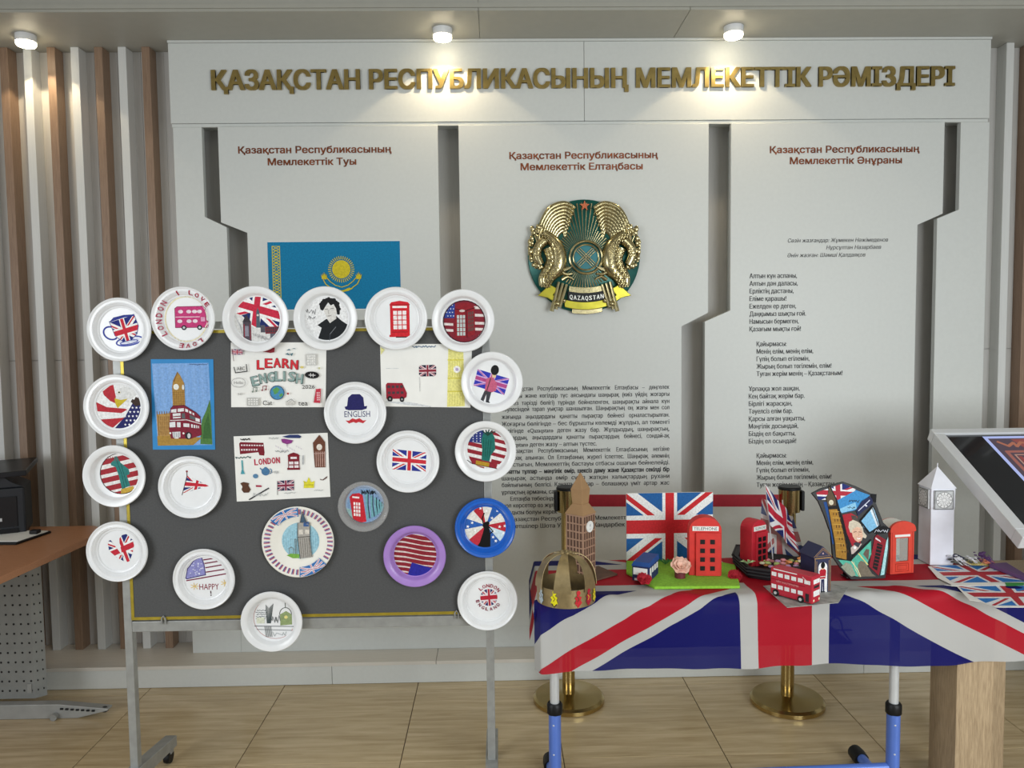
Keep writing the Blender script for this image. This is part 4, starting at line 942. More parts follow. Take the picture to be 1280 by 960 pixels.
# LONDON sheet crop (280,530)
A = sheet('london_doodle_poster', [(292, 545.5), (409.5, 541), (413, 621), (296, 627)], 'white paper poster of London doodles around the word LONDON', PAPER).crop(280, 530, 4.571)
A.poly('7A1E2C', [(92, 106), (100, 98), (230, 104), (235, 160), (232, 178), (205, 175), (200, 158), (95, 168)]); A.grid('E6DADC', 102, 112, 228, 120, 9, 1, 5, sk=.03); A.grid('E6DADC', 102, 138, 195, 148, 7, 1, 5)
for i, ch in enumerate('LONDON'): A.text('B82A48', ch, 185+i*25, 215-i*2, 19, 34, rot=-.05, off=.05)
A.circ('4A78A0', 238, 270, 24, 22); A.line('4A78A0', [(218, 262), (208, 250)], 6); A.ring('4A78A0', 262, 268, 10, 14, 4, -1.5, 1.5); A.circ('4A78A0', 238, 248, 8, 5); A.circ('5A84A8', 180, 295, 15, 13)
A.line('4AA0A8', [(106, 205), (108, 280)], 8); A.poly('4A9AA8', [(102, 260), (112, 260), (120, 282), (96, 282)]); A.scribble('3A5A5A', 68, 192, 156, 180, 9, 4, 2)
A.poly('5A3A2A', [(92, 335), (110, 328), (142, 335), (138, 350), (150, 372), (138, 390), (110, 390), (98, 372), (104, 355)]); A.rect('A82A48', 180, 348, 212, 358, rot=.05); A.line('2E2E34', [(140, 430), (252, 366)], 7)
A.flag([(304, 325), (398, 320), (396, 380), (304, 382)], ('2C2648', 'D8C4CC', '8A2A44')); A.line('4A4A4A', [(304, 325), (302, 405)], 2.5)
A.poly('E0D83A', [(452, 368), (455, 340), (450, 325), (470, 335), (483, 305), (495, 335), (515, 328), (510, 368)]); A.line('8A8428', [(456, 350), (508, 350)], 3); A.poly('5A3A34', [(545, 315), (560, 322), (590, 300), (585, 312), (565, 325), (550, 324)])
pbox(A, 368, 432, 162, 205, 258, '7A1E2C', 'E8E0E2', nx=2, ny=2, gx=6, wy0=214, wy1=252, m=5)
A.poly('6A4232', [(512, 108), (550, 62), (582, 105), (580, 250), (520, 250)]); A.circ('DDD6CC', 548, 133, 16, 18)
for k in range(5): A.line('B5948A', [(528+k*12, 160), (528+k*12, 244)], 5)
A.line('B5948A', [(518, 170), (582, 168)], 4); A.poly('8A3A84', [(332, 84), (350, 82), (400, 92), (390, 108), (365, 114), (338, 104)]); A.poly('2E3A6A', [(338, 70), (380, 60), (430, 60), (448, 70), (440, 80), (370, 78)])
for k in range(12): A.line('B9A8C8', [(300+k*13, 120+(k*37) % 30), (304+k*13, 128+(k*37) % 30)], 2)
A.line('7A3A74', [(366, 112), (366, 125)], 3); A.scribble('9AA0A2', 300, 145, 370, 162, 9, 3, 4); A.scribble('B0B4B6', 260, 72, 320, 84, 8, 2.5, 6); A.scribble('2E2E30', 104, 76, 160, 90, 7, 5, 7)
A.scribble('B0B4B6', 262, 285, 320, 262, 8, 2.5, 8); A.scribble('B0B4B6', 165, 415, 250, 390, 9, 2.5, 9); A.scribble('B0B4B6', 340, 400, 400, 390, 7, 2.5, 10); A.scribble('B0B4B6', 512, 385, 560, 378, 7, 2.5, 11); A.scribble('B0B4B6', 450, 240, 458, 175, 7, 2.5, 12)
A.build(A.par, mtx=Matrix.Translation((0, A.base, 0)))
# ================================================================ TABLE SIDE
ZT = .74; ZC = ZT+.0025
YFR = 2.465                       # front edge of the table
# union flag cloth material (pattern computed from the cloth's own UV, in metres from its centre)
def flag_mat(name, W, Hh, cols, alpha=1.0, sgn=1, k=.9):
    m = bpy.data.materials.new(name); m.use_nodes = True; nt = m.node_tree; b = nt.nodes['Principled BSDF']; L = nt.links.new
    uv = nt.nodes.new('ShaderNodeUVMap'); sp = nt.nodes.new('ShaderNodeSeparateXYZ'); L(uv.outputs[0], sp.inputs[0])
    def mth(op, a, b_=None, c=None):
        n = nt.nodes.new('ShaderNodeMath'); n.operation = op
        for i, v in enumerate((a, b_, c)):
            if v is None: continue
            if isinstance(v, (int, float)): n.inputs[i].default_value = v
            else: L(v, n.inputs[i])
        return n.outputs[0]
    u, v = sp.outputs[0], sp.outputs[1]; s = Hh/.9
    au, av = mth('ABSOLUTE', u), mth('ABSOLUTE', v); mn = mth('MINIMUM', au, av)
    red_c = mth('LESS_THAN', mn, .090*s); wh_c = mth('LESS_THAN', mn, .148*s)
    Ld = hypot(W, Hh); t = mth('SUBTRACT', mth('MULTIPLY', av, W/Ld), mth('MULTIPLY', au, Hh/Ld))
    wh_d = mth('LESS_THAN', mth('ABSOLUTE', t), .094*s)
    T = mth('MULTIPLY', t, mth('MULTIPLY', mth('SIGN', mth('MULTIPLY', u, v)), sgn))
    red_d = mth('MULTIPLY', mth('GREATER_THAN', T, 0), mth('LESS_THAN', T, .062*s))
    def mix(f, a, c):
        n = nt.nodes.new('ShaderNodeMix'); n.data_type = 'RGBA'
        L(f, n.inputs[0])
        for i, q in ((6, a), (7, c)):
            if isinstance(q, tuple): n.inputs[i].default_value = (*q, 1)
            else: L(q, n.inputs[i])
        return n.outputs[2]
    B, Wh, R = map(lin, cols)
    c = mix(wh_d, B, Wh); c = mix(red_d, c, R); c = mix(wh_c, c, Wh); c = mix(red_c, c, R)
    nz = nt.nodes.new('ShaderNodeTexNoise'); nz.inputs['Scale'].default_value = 260; tc = nt.nodes.new('ShaderNodeTexCoord'); L(tc.outputs['Object'], nz.inputs['Vector'])
    bp = nt.nodes.new('ShaderNodeBump'); bp.inputs['Strength'].default_value = .15; bp.inputs['Distance'].default_value = .001; L(nz.outputs['Fac'], bp.inputs['Height']); L(bp.outputs[0], b.inputs['Normal'])
    L(c, b.inputs['Base Color']); b.inputs['Roughness'].default_value = .6; b.inputs['Alpha'].default_value = alpha; b.inputs['Specular IOR Level'].default_value = .15
    return m
FC = ('0A0D5C', 'B4B4B2', 'A81226')
# desk under the cloth
DX0, DX1 = .135, 1.33; DYB = 2.90
DK = empty('school_desk', ((DX0+DX1)/2, 2.7, 0), 'blue-legged school desk hidden under the union flag cloth', 'table')
BLUE = mat('blue_enamel', '5C7FD6', .3, .1, .04, 10); LG = mat('light_grey_tube', 'C9CCCE', .35, .2, .04, 20)
MB().box(DX0, DX1, YFR+.034, DYB, ZT-.026, ZT-.001).build('tabletop', mat('desk_laminate', 'C9B9A0', .5), DK, bevel=.003)
for px, sgn in ((693.5, 1), (1118, -1)):
    x = vx(px, 880, YFR+.045); y = YFR+.05
    zc_ = vz(px, 888, y)
    MB().lathe([(.0155, zc_+.01), (.0155, ZT-.027)], (x, y, 0), n=20).build('upper_leg', LG, DK, smooth=True)
    MB().lathe([(.0235, zc_-.010), (.026, zc_-.006), (.026, zc_+.022), (.022, zc_+.028)], (x, y, 0), n=20).build('clamp_collar', BLACK, DK, smooth=True)
    MB().tube([(x, y, zc_-.008), (x, y, .07)], .0205, 16, flat=1.3).build('lower_leg', BLUE, DK, smooth=True)
    MB().tube([(x, YFR-.12, .034), (x, 2.76, .034)], .018, 14).build('foot_tube', BLUE, DK, smooth=True)
    for yy in (YFR-.12, 2.76): MB().lathe([(0, -.03), (.026, -.03), (.028, 0), (.026, .03), (0, .03)], (x-.012*sgn*0, yy, .030), 'y', 16).build('foot_cap', BLACK, DK, smooth=True)
    for k in range(2): MB().ball((x-.005, y-.0215, zc_-.04-.1*k), .005, n=10).build('bolt', LG, DK, smooth=True)
zb_ = vz(1000, 958, YFR+.05)
MB().tube([(vx(693.5, 900, YFR+.05), YFR+.05, zb_-.03), (vx(1118, 900, YFR+.05), YFR+.05, zb_-.008)], .014, 14).build('crossbar', BLUE, DK, smooth=True)
# wire book basket under the tabletop, seen faintly through the cloth
WIRE = mat('dark_wire', '2A2E38', .5, .4)
mb = MB(); yb_ = YFR+.06
for a, b in ((.27, .66), (.70, 1.18)):
    for z in (.555, .60, .655): mb.tube([(a, yb_, z), (b, yb_, z)], .003, 6)
    n = int((b-a)/.075)
    for i in range(n):
        x = a+i*(b-a)/n; w_ = (b-a)/n
        mb.tube([(x, yb_, .555)]+[(x+w_*.3-w_*.3*cos(pi*k/8), yb_, .60+.045*sin(pi*k/8)) for k in range(9)]+[(x+w_*.6, yb_, .60), (x+w_, yb_, .555)], .003, 6)
mb.build('book_basket', WIRE, DK, smooth=True)
MB().box(.27, 1.18, yb_+.004, yb_+.30, .55, .553).build('book_shelf', LG, DK)
# wooden table to the right
WT = empty('wooden_table', (1.75, 2.7, 0), 'light oak table with a thick square leg at the right end of the cloth', 'table')
MB().box(1.345, 2.42, YFR+.034, 2.82, ZT-.045, ZT-.001).build('tabletop', OAK, WT, bevel=.002)
xa, xb = vx(1195, 900, YFR+.012), vx(1241, 900, YFR+.012)
for (a, b) in ((xa, xb), (2.30, 2.41)):
    MB().box(a, b, YFR+.012, YFR+.17, 0.0005, ZT-.046).build('leg', OAK, WT, bevel=.002); MB().box(a+(.20 if a < 2 else 0), b+(.19 if a < 2 else 0), 2.70, 2.81, 0.0005, ZT-.046).build('leg', OAK, WT, bevel=.002)
# the cloth
FW, FH, FX0 = 1.66, .9, vx(664, 820, YFR-.01)
FM = flag_mat('union_flag_cloth', FW, FH, FC, .95)
nx, ny = 260, 120; me = bpy.data.meshes.new('flag_tablecloth'); V = []; UV = []
hang0 = .226
def cloth(u, v):
    hang = hang0+.002*sin(u*5+1)-.002*sin(u*13)
    x = FX0+u; 
    k = max(0, hang-v)/hang
    wav = -.010*k*(1+.9*sin(u*11+.8)+.35*sin(u*37))-.003*sin(u*29+v*12)*k
    rc = .030; arc = rc*pi/2
    if v > hang+arc/2: y = YFR+rc+(v-hang-arc/2); z = ZT+.0012
    elif v > hang-arc/2:
        t = (v-(hang-arc/2))/rc; y = YFR+rc-rc*cos(t)+wav; z = ZT+.0012-rc+rc*sin(t)
    else: y = YFR+wav; z = ZT+.0012-rc-(hang-arc/2-v)
    z -= .0025*sin(u*9+2)*k
    if abs(v-hang) < .12: z += max(0, .005*sin(u*23+v*34)+.003*sin(u*51-v*20))*(1-abs(v-hang)/.12)
    if y > DYB+.006: z -= (y-DYB-.006); y = DYB+.006
    if x < DX0-.004:
        e = DX0-.004-x; x = DX0-.004-e*.25
        if v >= hang: z -= e*.95
        else: y += e*.35
    return (x, y, z)
for j in range(ny+1):
    for i in range(nx+1):
        u = -.045+(FW+.045)*i/nx; v = FH*j/ny; V.append(cloth(u, v)); UV.append((max(u, -0.0)-FW/2 if u > 0 else u-FW/2, v-FH/2))
Fs = [(j*(nx+1)+i, j*(nx+1)+i+1, (j+1)*(nx+1)+i+1, (j+1)*(nx+1)+i) for j in range(ny) for i in range(nx)]
me.from_pydata(V, [], Fs); uvl = me.uv_layers.new(name='UVMap')
for l in me.loops: uvl.data[l.index].uv = UV[l.vertex_index]
me.materials.append(FM); me.polygons.foreach_set('use_smooth', [True]*len(me.polygons))
cl = link('flag_tablecloth', me); tag(cl, 'large union flag spread as a cloth over the desk and hanging down its front', 'tablecloth')
# helper: point on the cloth under a pixel
def T(px, py): return wz(px, py, ZC)
def LZ(px, py, Y): return (vx(px, py, Y), vz(px, py, Y))
def soft(o, **k): return o
# ---- gold paper crown
p = T(708, 750); R = 38*p.y/F*.985; CR = empty('gold_paper_crown', (p.x, p.y+.01, ZC), 'gold card crown with red and yellow paper lions at the left end of the table', 'crown')
GC = mat('gold_card', 'A3916A', .42, .75, .08, 60, .1); cy_ = p.y+.01; bh = .058
MB().lathe([(R, ZC+.0005), (R, ZC+bh), (R-.0012, ZC+bh), (R-.0012, ZC+.0005)], (p.x, cy_, 0), n=48, cap=False).build('band', GC, CR, smooth=True)
for i in range(6):
    a = radians(i*60+18); mb = MB(); pts = []
    for k in range(13):
        t = k/12; r = R*cos(t*pi/2)**.75 if t < 1 else 0; z = ZC+bh-.01+(.105)*sin(t*pi/2)**.9
        w_ = .021*(1-t)+.008; pts.append((r, z, w_))
    vs = []
    for r, z, w_ in pts:
        for s_ in (-1, 1):
            for d in (0, .0012): vs.append((p.x+(r+d)*cos(a)-s_*w_*sin(a), cy_+(r+d)*sin(a)+s_*w_*cos(a), z+d))
    fs = []
    for k in range(12):
        b0 = k*4; b1 = b0+4
        fs += [(b0, b0+2, b1+2, b1), (b0+1, b1+1, b1+3, b0+3), (b0, b1, b1+1, b0+1), (b0+2, b0+3, b1+3, b1+2)]
    mb.add(vs, fs); mb.build('arch', GC, CR, smooth=True)
for i, (ang, col) in enumerate(((-118, 'E0D820'), (-72, 'C22A34'), (-48, 'A82838'), (-28, 'D8C830'), (-150, 'B8C8D0'))):
    a = radians(ang); A = Art(0, 0, 1, (0, 0), .00135)
    A.poly(col, [(-3, -16), (3, -18), (6, -12), (2, -8), (9, -4), (6, 2), (10, 10), (3, 14), (0, 20), (-3, 12), (-9, 10), (-5, 2), (-9, -3), (-3, -8)])
    A.circ(col, 1, -15, 5); A.line('3A2A20' if i in (0, 3) else col, [(-6, 12), (0, 19), (6, 12)], 2)
    A.line('E8C830' if i == 2 else '5A3A20', [(-3, -6), (2, 0), (-2, 6)], 1.5)
    mt = Matrix.Translation((p.x+(R+.002)*cos(a)-p.x, cy_+(R+.002)*sin(a)-cy_, .030)) @ Matrix.Rotation(a+pi/2, 4, 'Z')
    A.build(CR, 'paper_lion', mtx=mt)
mb = MB()
for k in range(5): a = k*1.26; mb.ball((p.x+.014*cos(a), cy_+.014*sin(a), ZC+bh+.096), .009, (1, 1, .7), 8)
mb.build('top_knot', GC, CR, smooth=True)
# ---- brown card clock tower
CARD = mat('brown_card', 'A07E58', .7, 0, .08, 12, .2); CARD2 = mat('dark_brown_card', '5F4436', .75, 0, .1, 20, .2)
YT_ = T(726, 726).y+.03; c0 = wy(726, 700, YT_)
TW = empty('card_clock_tower', (c0.x, YT_, ZC), 'brown cardboard clock tower model behind the gold crown', 'model', rz=radians(-42))
s = .036; zt_ = vz(726, 640, YT_)-ZC
MB().box(-s, s, -s, s, 0, zt_).build('shaft', CARD2, TW, world=False, bevel=.001, seg=1)
for face in range(4):
    mt = Matrix.Rotation(face*pi/2, 4, 'Z'); rows_ = 8; mb = MB()
    for j in range(rows_+1): z = .006+j*(zt_-.012)/rows_; mb.box(-s, s, -s-.002, -s, z-.0022, z+.0022)
    for i in range(6):
        x = -s+.002+i*(2*s-.004)/5; mb.box(x-.0018, x+.0018, -s-.0014, -s, .004, zt_-.004)
    mb.xf(mt).build('lattice', mat('card_strips', 'A98770', .7, 0, .1, 30), TW, world=False)
def frus(a, b, z0, z1, m, nm):
    mb = MB(); mb.add([(x*a, y*a, z0) for x, y in ((-1, -1), (1, -1), (1, 1), (-1, 1))]+[(x*b, y*b, z1) for x, y in ((-1, -1), (1, -1), (1, 1), (-1, 1))],
        [(3, 2, 1, 0), (4, 5, 6, 7), (0, 1, 5, 4), (1, 2, 6, 5), (2, 3, 7, 6), (3, 0, 4, 7)]); mb.build(nm, m, TW, world=False, bevel=.0006, seg=1)
zz = lambda py: vz(726, py, YT_)-ZC
frus(.040, .021, zz(641), zz(629), CARD, 'eaves'); frus(.0205, .0245, zz(629), zz(611), CARD, 'belfry'); frus(.0245, .002, zz(611), zz(591), CARD, 'spire')
for face in (1,):
    mb = MB(); mb.lathe([(0, -s-.005), (.020, -s-.005), (.020, -s-.0022), (0, -s-.0022)], (0, 0, zz(656)), 'y', 28).xf(Matrix.Rotation(face*pi/2, 4, 'Z'))
    o = mb.build('clock_face', PAPER, TW, world=False); 
    A = Art(0, 0, 1, (0, 0), .001); A.line('4A5A7A', [(0, 0), (3, -9)], 1.2); A.line('4A5A7A', [(0, 0), (-1, -7)], 1.5); A.line('8A92A0', [(-5, 7), (0, 10), (5, 7)], .9); A.build(o, 'clock_hands', mtx=Matrix.Rotation(face*pi/2, 4, 'Z') @ Matrix.Translation((0, -s-.005, zz(656))))
# brown card slab behind
q = [T(740, 728), T(772, 719), T(748, 709), T(738, 711)]
tag(MB().slab([(v.x, v.y) for v in q], ZC, ZC+.006).build('brown_card_base', CARD2, bevel=.001), 'flat brown card pointing right beside the brown clock tower', 'card')
# ---- green felt base and what stands on it
FELT = mat('green_felt', '8CC63A', .95, 0, .1, 120, .5)
q = [T(783, 706), T(783, 718), T(818, 737), T(925, 736), T(919, 709), T(880, 701), T(783, 702)]
gb = tag(MB().slab([(v.x, v.y) for v in q], ZC, ZC+.010).build('green_base', FELT, bevel=.003), 'bright green felt base with small models standing on it', 'base')
ZG = ZC+.0102
def TG(px, py): return wz(px, py, ZG)
YU = TG(836, 702).y+.02
bw0, bw1 = vx(783, 660, YU), vx(891, 660, YU); bz_ = vz(836, 616, YU)
FB = tag(MB().box(bw0, bw1, YU, YU+.008, ZG, bz_).build('union_flag_board', PAPER), 'upright rectangular union flag board at the back of the green base', 'flag')
A = Art(0, 0, 1, (0, 0), 1); w2, h2 = (bw1-bw0)/2, (bz_-ZG)/2
A.flag([(-w2, -h2), (w2, -h2), (w2, h2), (-w2, h2)], ('1F5C9C', 'E8E9E8', 'C4262C'), th=1.15)
o = A.build(FB, 'union_flag'); o.location = ((bw0+bw1)/2-FB.location.x, YU-FB.location.y, (ZG+bz_)/2-FB.location.z)
RED = mat('red_foam_card', 'CF2A22', .6, 0, .06, 40, .15); RED2 = mat('crimson_foam_card', 'C01F30', .6, 0, .06, 40, .15)
def arch_outline(w, h, r, n=12):
    return [(-w/2, 0), (w/2, 0)]+[(w/2*cos(pi*k/n), h-r+r*sin(pi*k/n)) for k in range(n+1)]
def phone(name, base, w, h, d, rz, label, m, pane_rows=4, word='TELEPHONE', wcol='26303A'):
    e = empty(name, base, label, 'model', 'model telephone boxes', rz=rz)
    MB().prism(arch_outline(w, h, w*.42), -d/2, d/2).build('booth', m, e, world=False, bevel=.0015)
    dw = w*.76; dh = h*.74
    MB().box(-dw/2+w*.08, dw/2+w*.08, -d/2-.008, -d/2-.0002, .001, dh).build('door', m, e, world=False, bevel=.001)
    pn = MB()
    for i in range(2):
        for j in range(pane_rows):
            x = -dw*.22+w*.08+i*dw*.40-.006; z = .020+j*(dh-.036)/(pane_rows-.25)
            MB().box(x-.003, x+.013, -d/2-.0095, -d/2-.0082, z, z+.016).build('pane', BLACK, e, world=False)
    sg = MB().box(-w*.40, w*.40, -d/2-.003, -d/2-.0003, dh+.006, dh+.022).build('sign', PAPER, e, world=False)
    A = Art(0, 0, 1, (0, 0), 1); A.text(wcol, word, 0, 0, w*.72, .0105, off=.03); o = A.build(sg, 'lettering', mtx=Matrix.Translation((0, -d/2-.003, dh+.014))); return e
p = TG(883, 720); phone('model_phone_box', (p.x, p.y+.03, ZG), .112, .207, .05, radians(-6), 'red model telephone box standing on the green base', RED)
# blue little hut (lying van-like model)
p = TG(806, 726); e = empty('blue_hut_model', (p.x+.006, p.y+.035, ZG), 'small blue card model with white windows at the left of the green base', 'model', rz=radians(-28))
BC = mat('blue_card_model', '1C4C94', .6, 0, .06, 40); NV = mat('navy_card', '1E2A5C', .65, 0, .06, 40)
MB().box(-.030, .030, -.045, .065, 0, .052).build('body', NV, e, world=False, bevel=.001)
MB().add([(-.033, -.048, .052), (.033, -.048, .052), (.033, .068, .052), (-.033, .068, .052), (-.024, -.048, .068), (.030, -.048, .068), (.030, .068, .070), (-.024, .068, .070)], [(3, 2, 1, 0), (4, 5, 6, 7), (0, 1, 5, 4), (1, 2, 6, 5), (2, 3, 7, 6), (3, 0, 4, 7)]).build('roof', BC, e, world=False, bevel=.001)
MB().box(-.026, .024, -.0462, -.0451, .022, .046).build('window', PAPER, e, world=False); MB().box(-.022, -.006, -.0462, -.0451, .002, .009).build('number_plate', PAPER, e, world=False)
for k in range(4): MB().box(.0301, .0312, -.038+k*.026, -.022+k*.026, .012 if k == 0 else .026, .046).build('window', PAPER, e, world=False)
# vase with flower
def flower(e, c, r, col, n=3, seed=0, nm='petals'):
    rr = random.Random(seed); 
    for ring in range(n):
        rad = r*(.62+.38*ring/(n-1) if n > 1 else 1); cnt = 4+ring; mb = MB()
        for k in range(cnt):
            a = 2*pi*k/cnt+ring*.5+rr.uniform(-.15, .15); tilt = 1.35-.85*ring/(max(1, n-1)); L_ = rad*.9; w_ = rad*.55
            vs = []
            for i in range(5):
                t = i/4
                for j in range(5):
                    s_ = (j-2)/2; ww = w_*sin(pi*(.15+.75*t)); x = L_*t*cos(tilt*(1-.3*t)); z = L_*t*sin(tilt*(1-.3*t))-.15*rad*s_*s_*-1+rr.uniform(-.02, .02)*rad
                    vs.append((c[0]+x*cos(a)-s_*ww*sin(a), c[1]+x*sin(a)+s_*ww*cos(a), c[2]+z))
            fs = [(i*5+j, i*5+j+1, i*5+j+6, i*5+j+5) for i in range(4) for j in range(4)]; mb.add(vs, fs)
        cm_ = Matrix.Translation(c) @ Matrix.Rotation(radians(38), 4, 'X') @ Matrix.Translation(-Vector(c)); mb.xf(cm_)
        o = mb.build(nm, col, e, smooth=True)
        sm = o.modifiers.new('s', 'SOLIDIFY'); sm.thickness = .0008
p = TG(851, 723); VS = empty('flower_vase', (p.x, p.y+.012, ZG), 'small maroon pot with a pale pink paper flower on the green base', 'vase')
MB().lathe([(0, ZG), (.0185, ZG), (.0195, ZG+.036), (.0170, ZG+.036), (.0165, ZG+.004), (0, ZG+.004)], (p.x, p.y+.012, 0), n=24).build('pot', mat('maroon_pot', '6E2430', .5), VS, smooth=True)
MB().tube([(p.x, p.y+.012, ZG+.005), (p.x, p.y+.012, ZG+.05)], .003, 6).build('stem', mat('leaf_green', '3A7A38', .6), VS)
flower(VS, (p.x, p.y+.010, ZG+.034), .042, mat('pink_petal', 'E8BCA8', .7, 0, .05, 60), 3, 2)
for px, py, lab in ((805, 729, 'red paper flower at the front left corner of the green base'), (918, 722, 'red paper flower at the right end of the green base')):
    p = T(px, py+3); e = empty('paper_flower', (p.x, p.y, ZC+.010), lab, 'flower', 'red paper flowers')
    e.location.z = ZC+.0005 if px > 900 else ZG+.0
    flower(e, (p.x, p.y, e.location.z+.008), .030, mat('red_petal', 'B0142A', .75, 0, .08, 60), 4, px, 'petals')
p = TG(832, 706); lf = MB()
for k in range(7): a = k*.9; lf.add([(p.x, p.y, ZG+.001), (p.x+.02*cos(a)-.006*sin(a), p.y+.01*sin(a), ZG+.022), (p.x+.036*cos(a), p.y+.012*sin(a)-.004, ZG+.014), (p.x+.02*cos(a)+.006*sin(a), p.y+.01*sin(a), ZG+.016)], [(0, 1, 2, 3)])
tag(lf.build('leaf_sprig', MT['leaf_green']), 'small green leaf sprig in front of the upright flag board', 'leaves')
# ---- black tray with candies
BLK = mat('black_weave', '15151A', .6, 0, .15, 90, .6)
q = [T(918, 706), T(935, 722), T(960, 726), T(1008, 721), T(1012, 706), T(1004, 696), T(922, 694)]
cx, cy = sum(v.x for v in q)/7, sum(v.y for v in q)/7; ZR = ZC+.036
TR = empty('black_tray', (cx, cy, ZC), 'black woven tray heaped with pastel sweets', 'tray')
pts = [(v.x, v.y) for v in q]; inn = [(cx+(x-cx)*.90, cy+(y-cy)*.86) for x, y in pts]; out = [(cx+(x-cx)*1.04, cy+(y-cy)*1.04) for x, y in pts]; n = 7
vs = [(x, y, ZC) for x, y in pts]+[(x, y, ZR) for x, y in out]+[(x, y, ZR) for x, y in inn]+[(x, y, ZC+.016) for x, y in inn]
fs = [tuple(range(n))]+[tuple(range(4*n-1, 3*n-1, -1))]+[(r_*n+i, r_*n+(i+1) % n, (r_+1)*n+(i+1) % n, (r_+1)*n+i) for r_ in range(3) for i in range(n)]
MB().add(vs, fs).build('tray_body', BLK, TR, bevel=.002)
mb = MB()
for z in (ZC+.012, ZC+.024, ZC+.036): k = 1+.04*(z-ZC)/.036+.01; P = [(cx+(x-cx)*k, cy+(y-cy)*k, z) for x, y in pts]; mb.tube(P+[P[0], P[1]], .0045, 6, up=Vector((0, 0, 1)))
mb.build('woven_rim', BLK, TR, smooth=True)
CC = [('pale_green', 'C9E08A'), ('orange', 'F0A060'), ('pink', 'F0A0A8'), ('cream', 'F2EFC8'), ('lilac', 'D0A8D8'), ('yellow', 'E8E46A')]
cm = [mat(a+'_sweet', b, .5) for a, b in CC]; proto = []
for (nm, _), m in zip(CC, cm):
    proto.append(MB().lathe([(0, 0), (.007, .0005), (.010, .003), (.010, .006), (.007, .0085), (0, .009)], n=14).build('sweet', m, None, world=False, smooth=True))
rr = random.Random(11); spots = []
xa_, xb_ = vx(948, 705, cy), vx(1006, 703, cy); k = 0; tries = 0
while len(spots) < 32 and tries < 5000:
    tries += 1; x = rr.uniform(xa_, xb_); y = rr.uniform(cy-.055, cy+.02); lay = 0
    if all(hypot(x-a, y-b) > .0195 for a, b, c_ in spots if c_ == 0): spots.append((x, y, 0))
    elif len(spots) > 10 and all(hypot(x-a, y-b) > .0195 for a, b, c_ in spots if c_ == 1): spots.append((x, y, 1))
used = set(); ORD = ['leftmost', 'second', 'third', 'fourth', 'fifth', 'sixth', 'seventh', 'eighth', 'ninth', 'tenth', 'eleventh', 'twelfth']
byc = {}
for sp_ in spots: byc.setdefault(rr.randrange(6), []).append(sp_)
for i, L2 in byc.items():
    for q_, (x, y, lay) in enumerate(sorted(L2)):
        o = proto[i]
        if i in used: o = o.copy(); C.objects.link(o)
        used.add(i); o.location = (x, y, ZC+.0165+lay*.0095); nm = CC[i][0].replace('_', ' ')
        lab = ('only %s sweet in the black tray' % nm) if len(L2) == 1 else ('%s of the %s sweets in the black tray' % ('leftmost' if q_ == 0 else 'rightmost' if q_ == len(L2)-1 else ORD[q_]+' from the left', nm))
        tag(o, lab, 'sweet', 'sweets in the black tray')
for i in range(6):
    if i not in used: bpy.data.objects.remove(proto[i])
MB().box(cx-.12, cx+.12, cy+.03, cy+.032, ZC+.017, ZC+.02)
p = T(941, 722); phone('model_phone_box', (vx(941, 700, cy+.01), cy+.006, ZC+.0162), .080, .165, .055, radians(32), 'crimson model telephone box standing at the left end of the black tray', RED2, word='TELEPHONE', wcol='3A6A4A')
mb = MB(); bx_, by_ = vx(934, 703, cy-.05), cy-.055
for k in range(6):
    a = k*1.05; mb.add([(bx_, by_, ZR-.004), (bx_+.016*cos(a)-.006*sin(a), by_+.012*sin(a), ZR+.010), (bx_+.030*cos(a), by_+.016*sin(a), ZR+.006), (bx_+.016*cos(a)+.006*sin(a), by_+.012*sin(a), ZR+.004)], [(0, 1, 2, 3)])
tag(mb.build('leaf_sprig', mat('pale_leaf', 'A8C88A', .6)), 'pale green leaf sprig on the left rim of the black tray', 'leaves')
# hand flags on a stick
SM = flag_mat('hand_flag_cloth', .42, .24, ('26326E', 'E6E6E8', 'B8283C'), .97); SM2 = flag_mat('thin_flag_cloth', .34, .30, ('3A4E86', 'E6E2E0', 'B85A5C'), .85)
YH = cy+.05
HF = empty('hand_flag', (vx(966, 697, YH), YH, ZC+.017), 'small union flag drooping from a white stick in the black tray', 'flag')
MB().tube([(vx(966, 697, YH), YH, ZC+.017), (vx(957, 606, YH), YH, vz(957, 606, YH))], .0022, 8).build('stick', PLASTIC, HF, smooth=True)
def hflag(top, bot, rt, rb, Y, m, parent, uvr, nm, seed=0, amp=.010):
    n1, n2 = 26, 26; V = []; U = []
    for j in range(n2+1):
        for i in range(n1+1):
            a, b = i/n1, j/n2
            px = (top[0]*(1-a)+rt[0]*a)*(1-b)+(bot[0]*(1-a)+rb[0]*a)*b+2.2*sin(a*9+b*4+seed)*a; py = (top[1]*(1-a)+rt[1]*a)*(1-b)+(bot[1]*(1-a)+rb[1]*a)*b+3*sin(a*7+seed)*a*(1-b)
            q = wy(px, py, Y); V.append((q.x, Y-.004+amp*sin(a*15+b*3+seed)*(.3+a), q.z)); U.append((uvr[0]+(uvr[1]-uvr[0])*a, uvr[2]+(uvr[3]-uvr[2])*b))
    me = bpy.data.meshes.new(nm); me.from_pydata(V, [], [(j*(n1+1)+i, j*(n1+1)+i+1, (j+1)*(n1+1)+i+1, (j+1)*(n1+1)+i) for j in range(n2) for i in range(n1)])
    ul = me.uv_layers.new(name='UVMap')
    for l in me.loops: ul.data[l.index].uv = U[l.vertex_index]
    me.materials.append(m); me.polygons.foreach_set('use_smooth', [True]*len(me.polygons)); return link(nm, me, parent)
hflag((957, 606), (962, 656), (990, 648), (996, 690), YH-.004, SM, HF, (-.20, .14, .12, -.10), 'flag_cloth', 1)
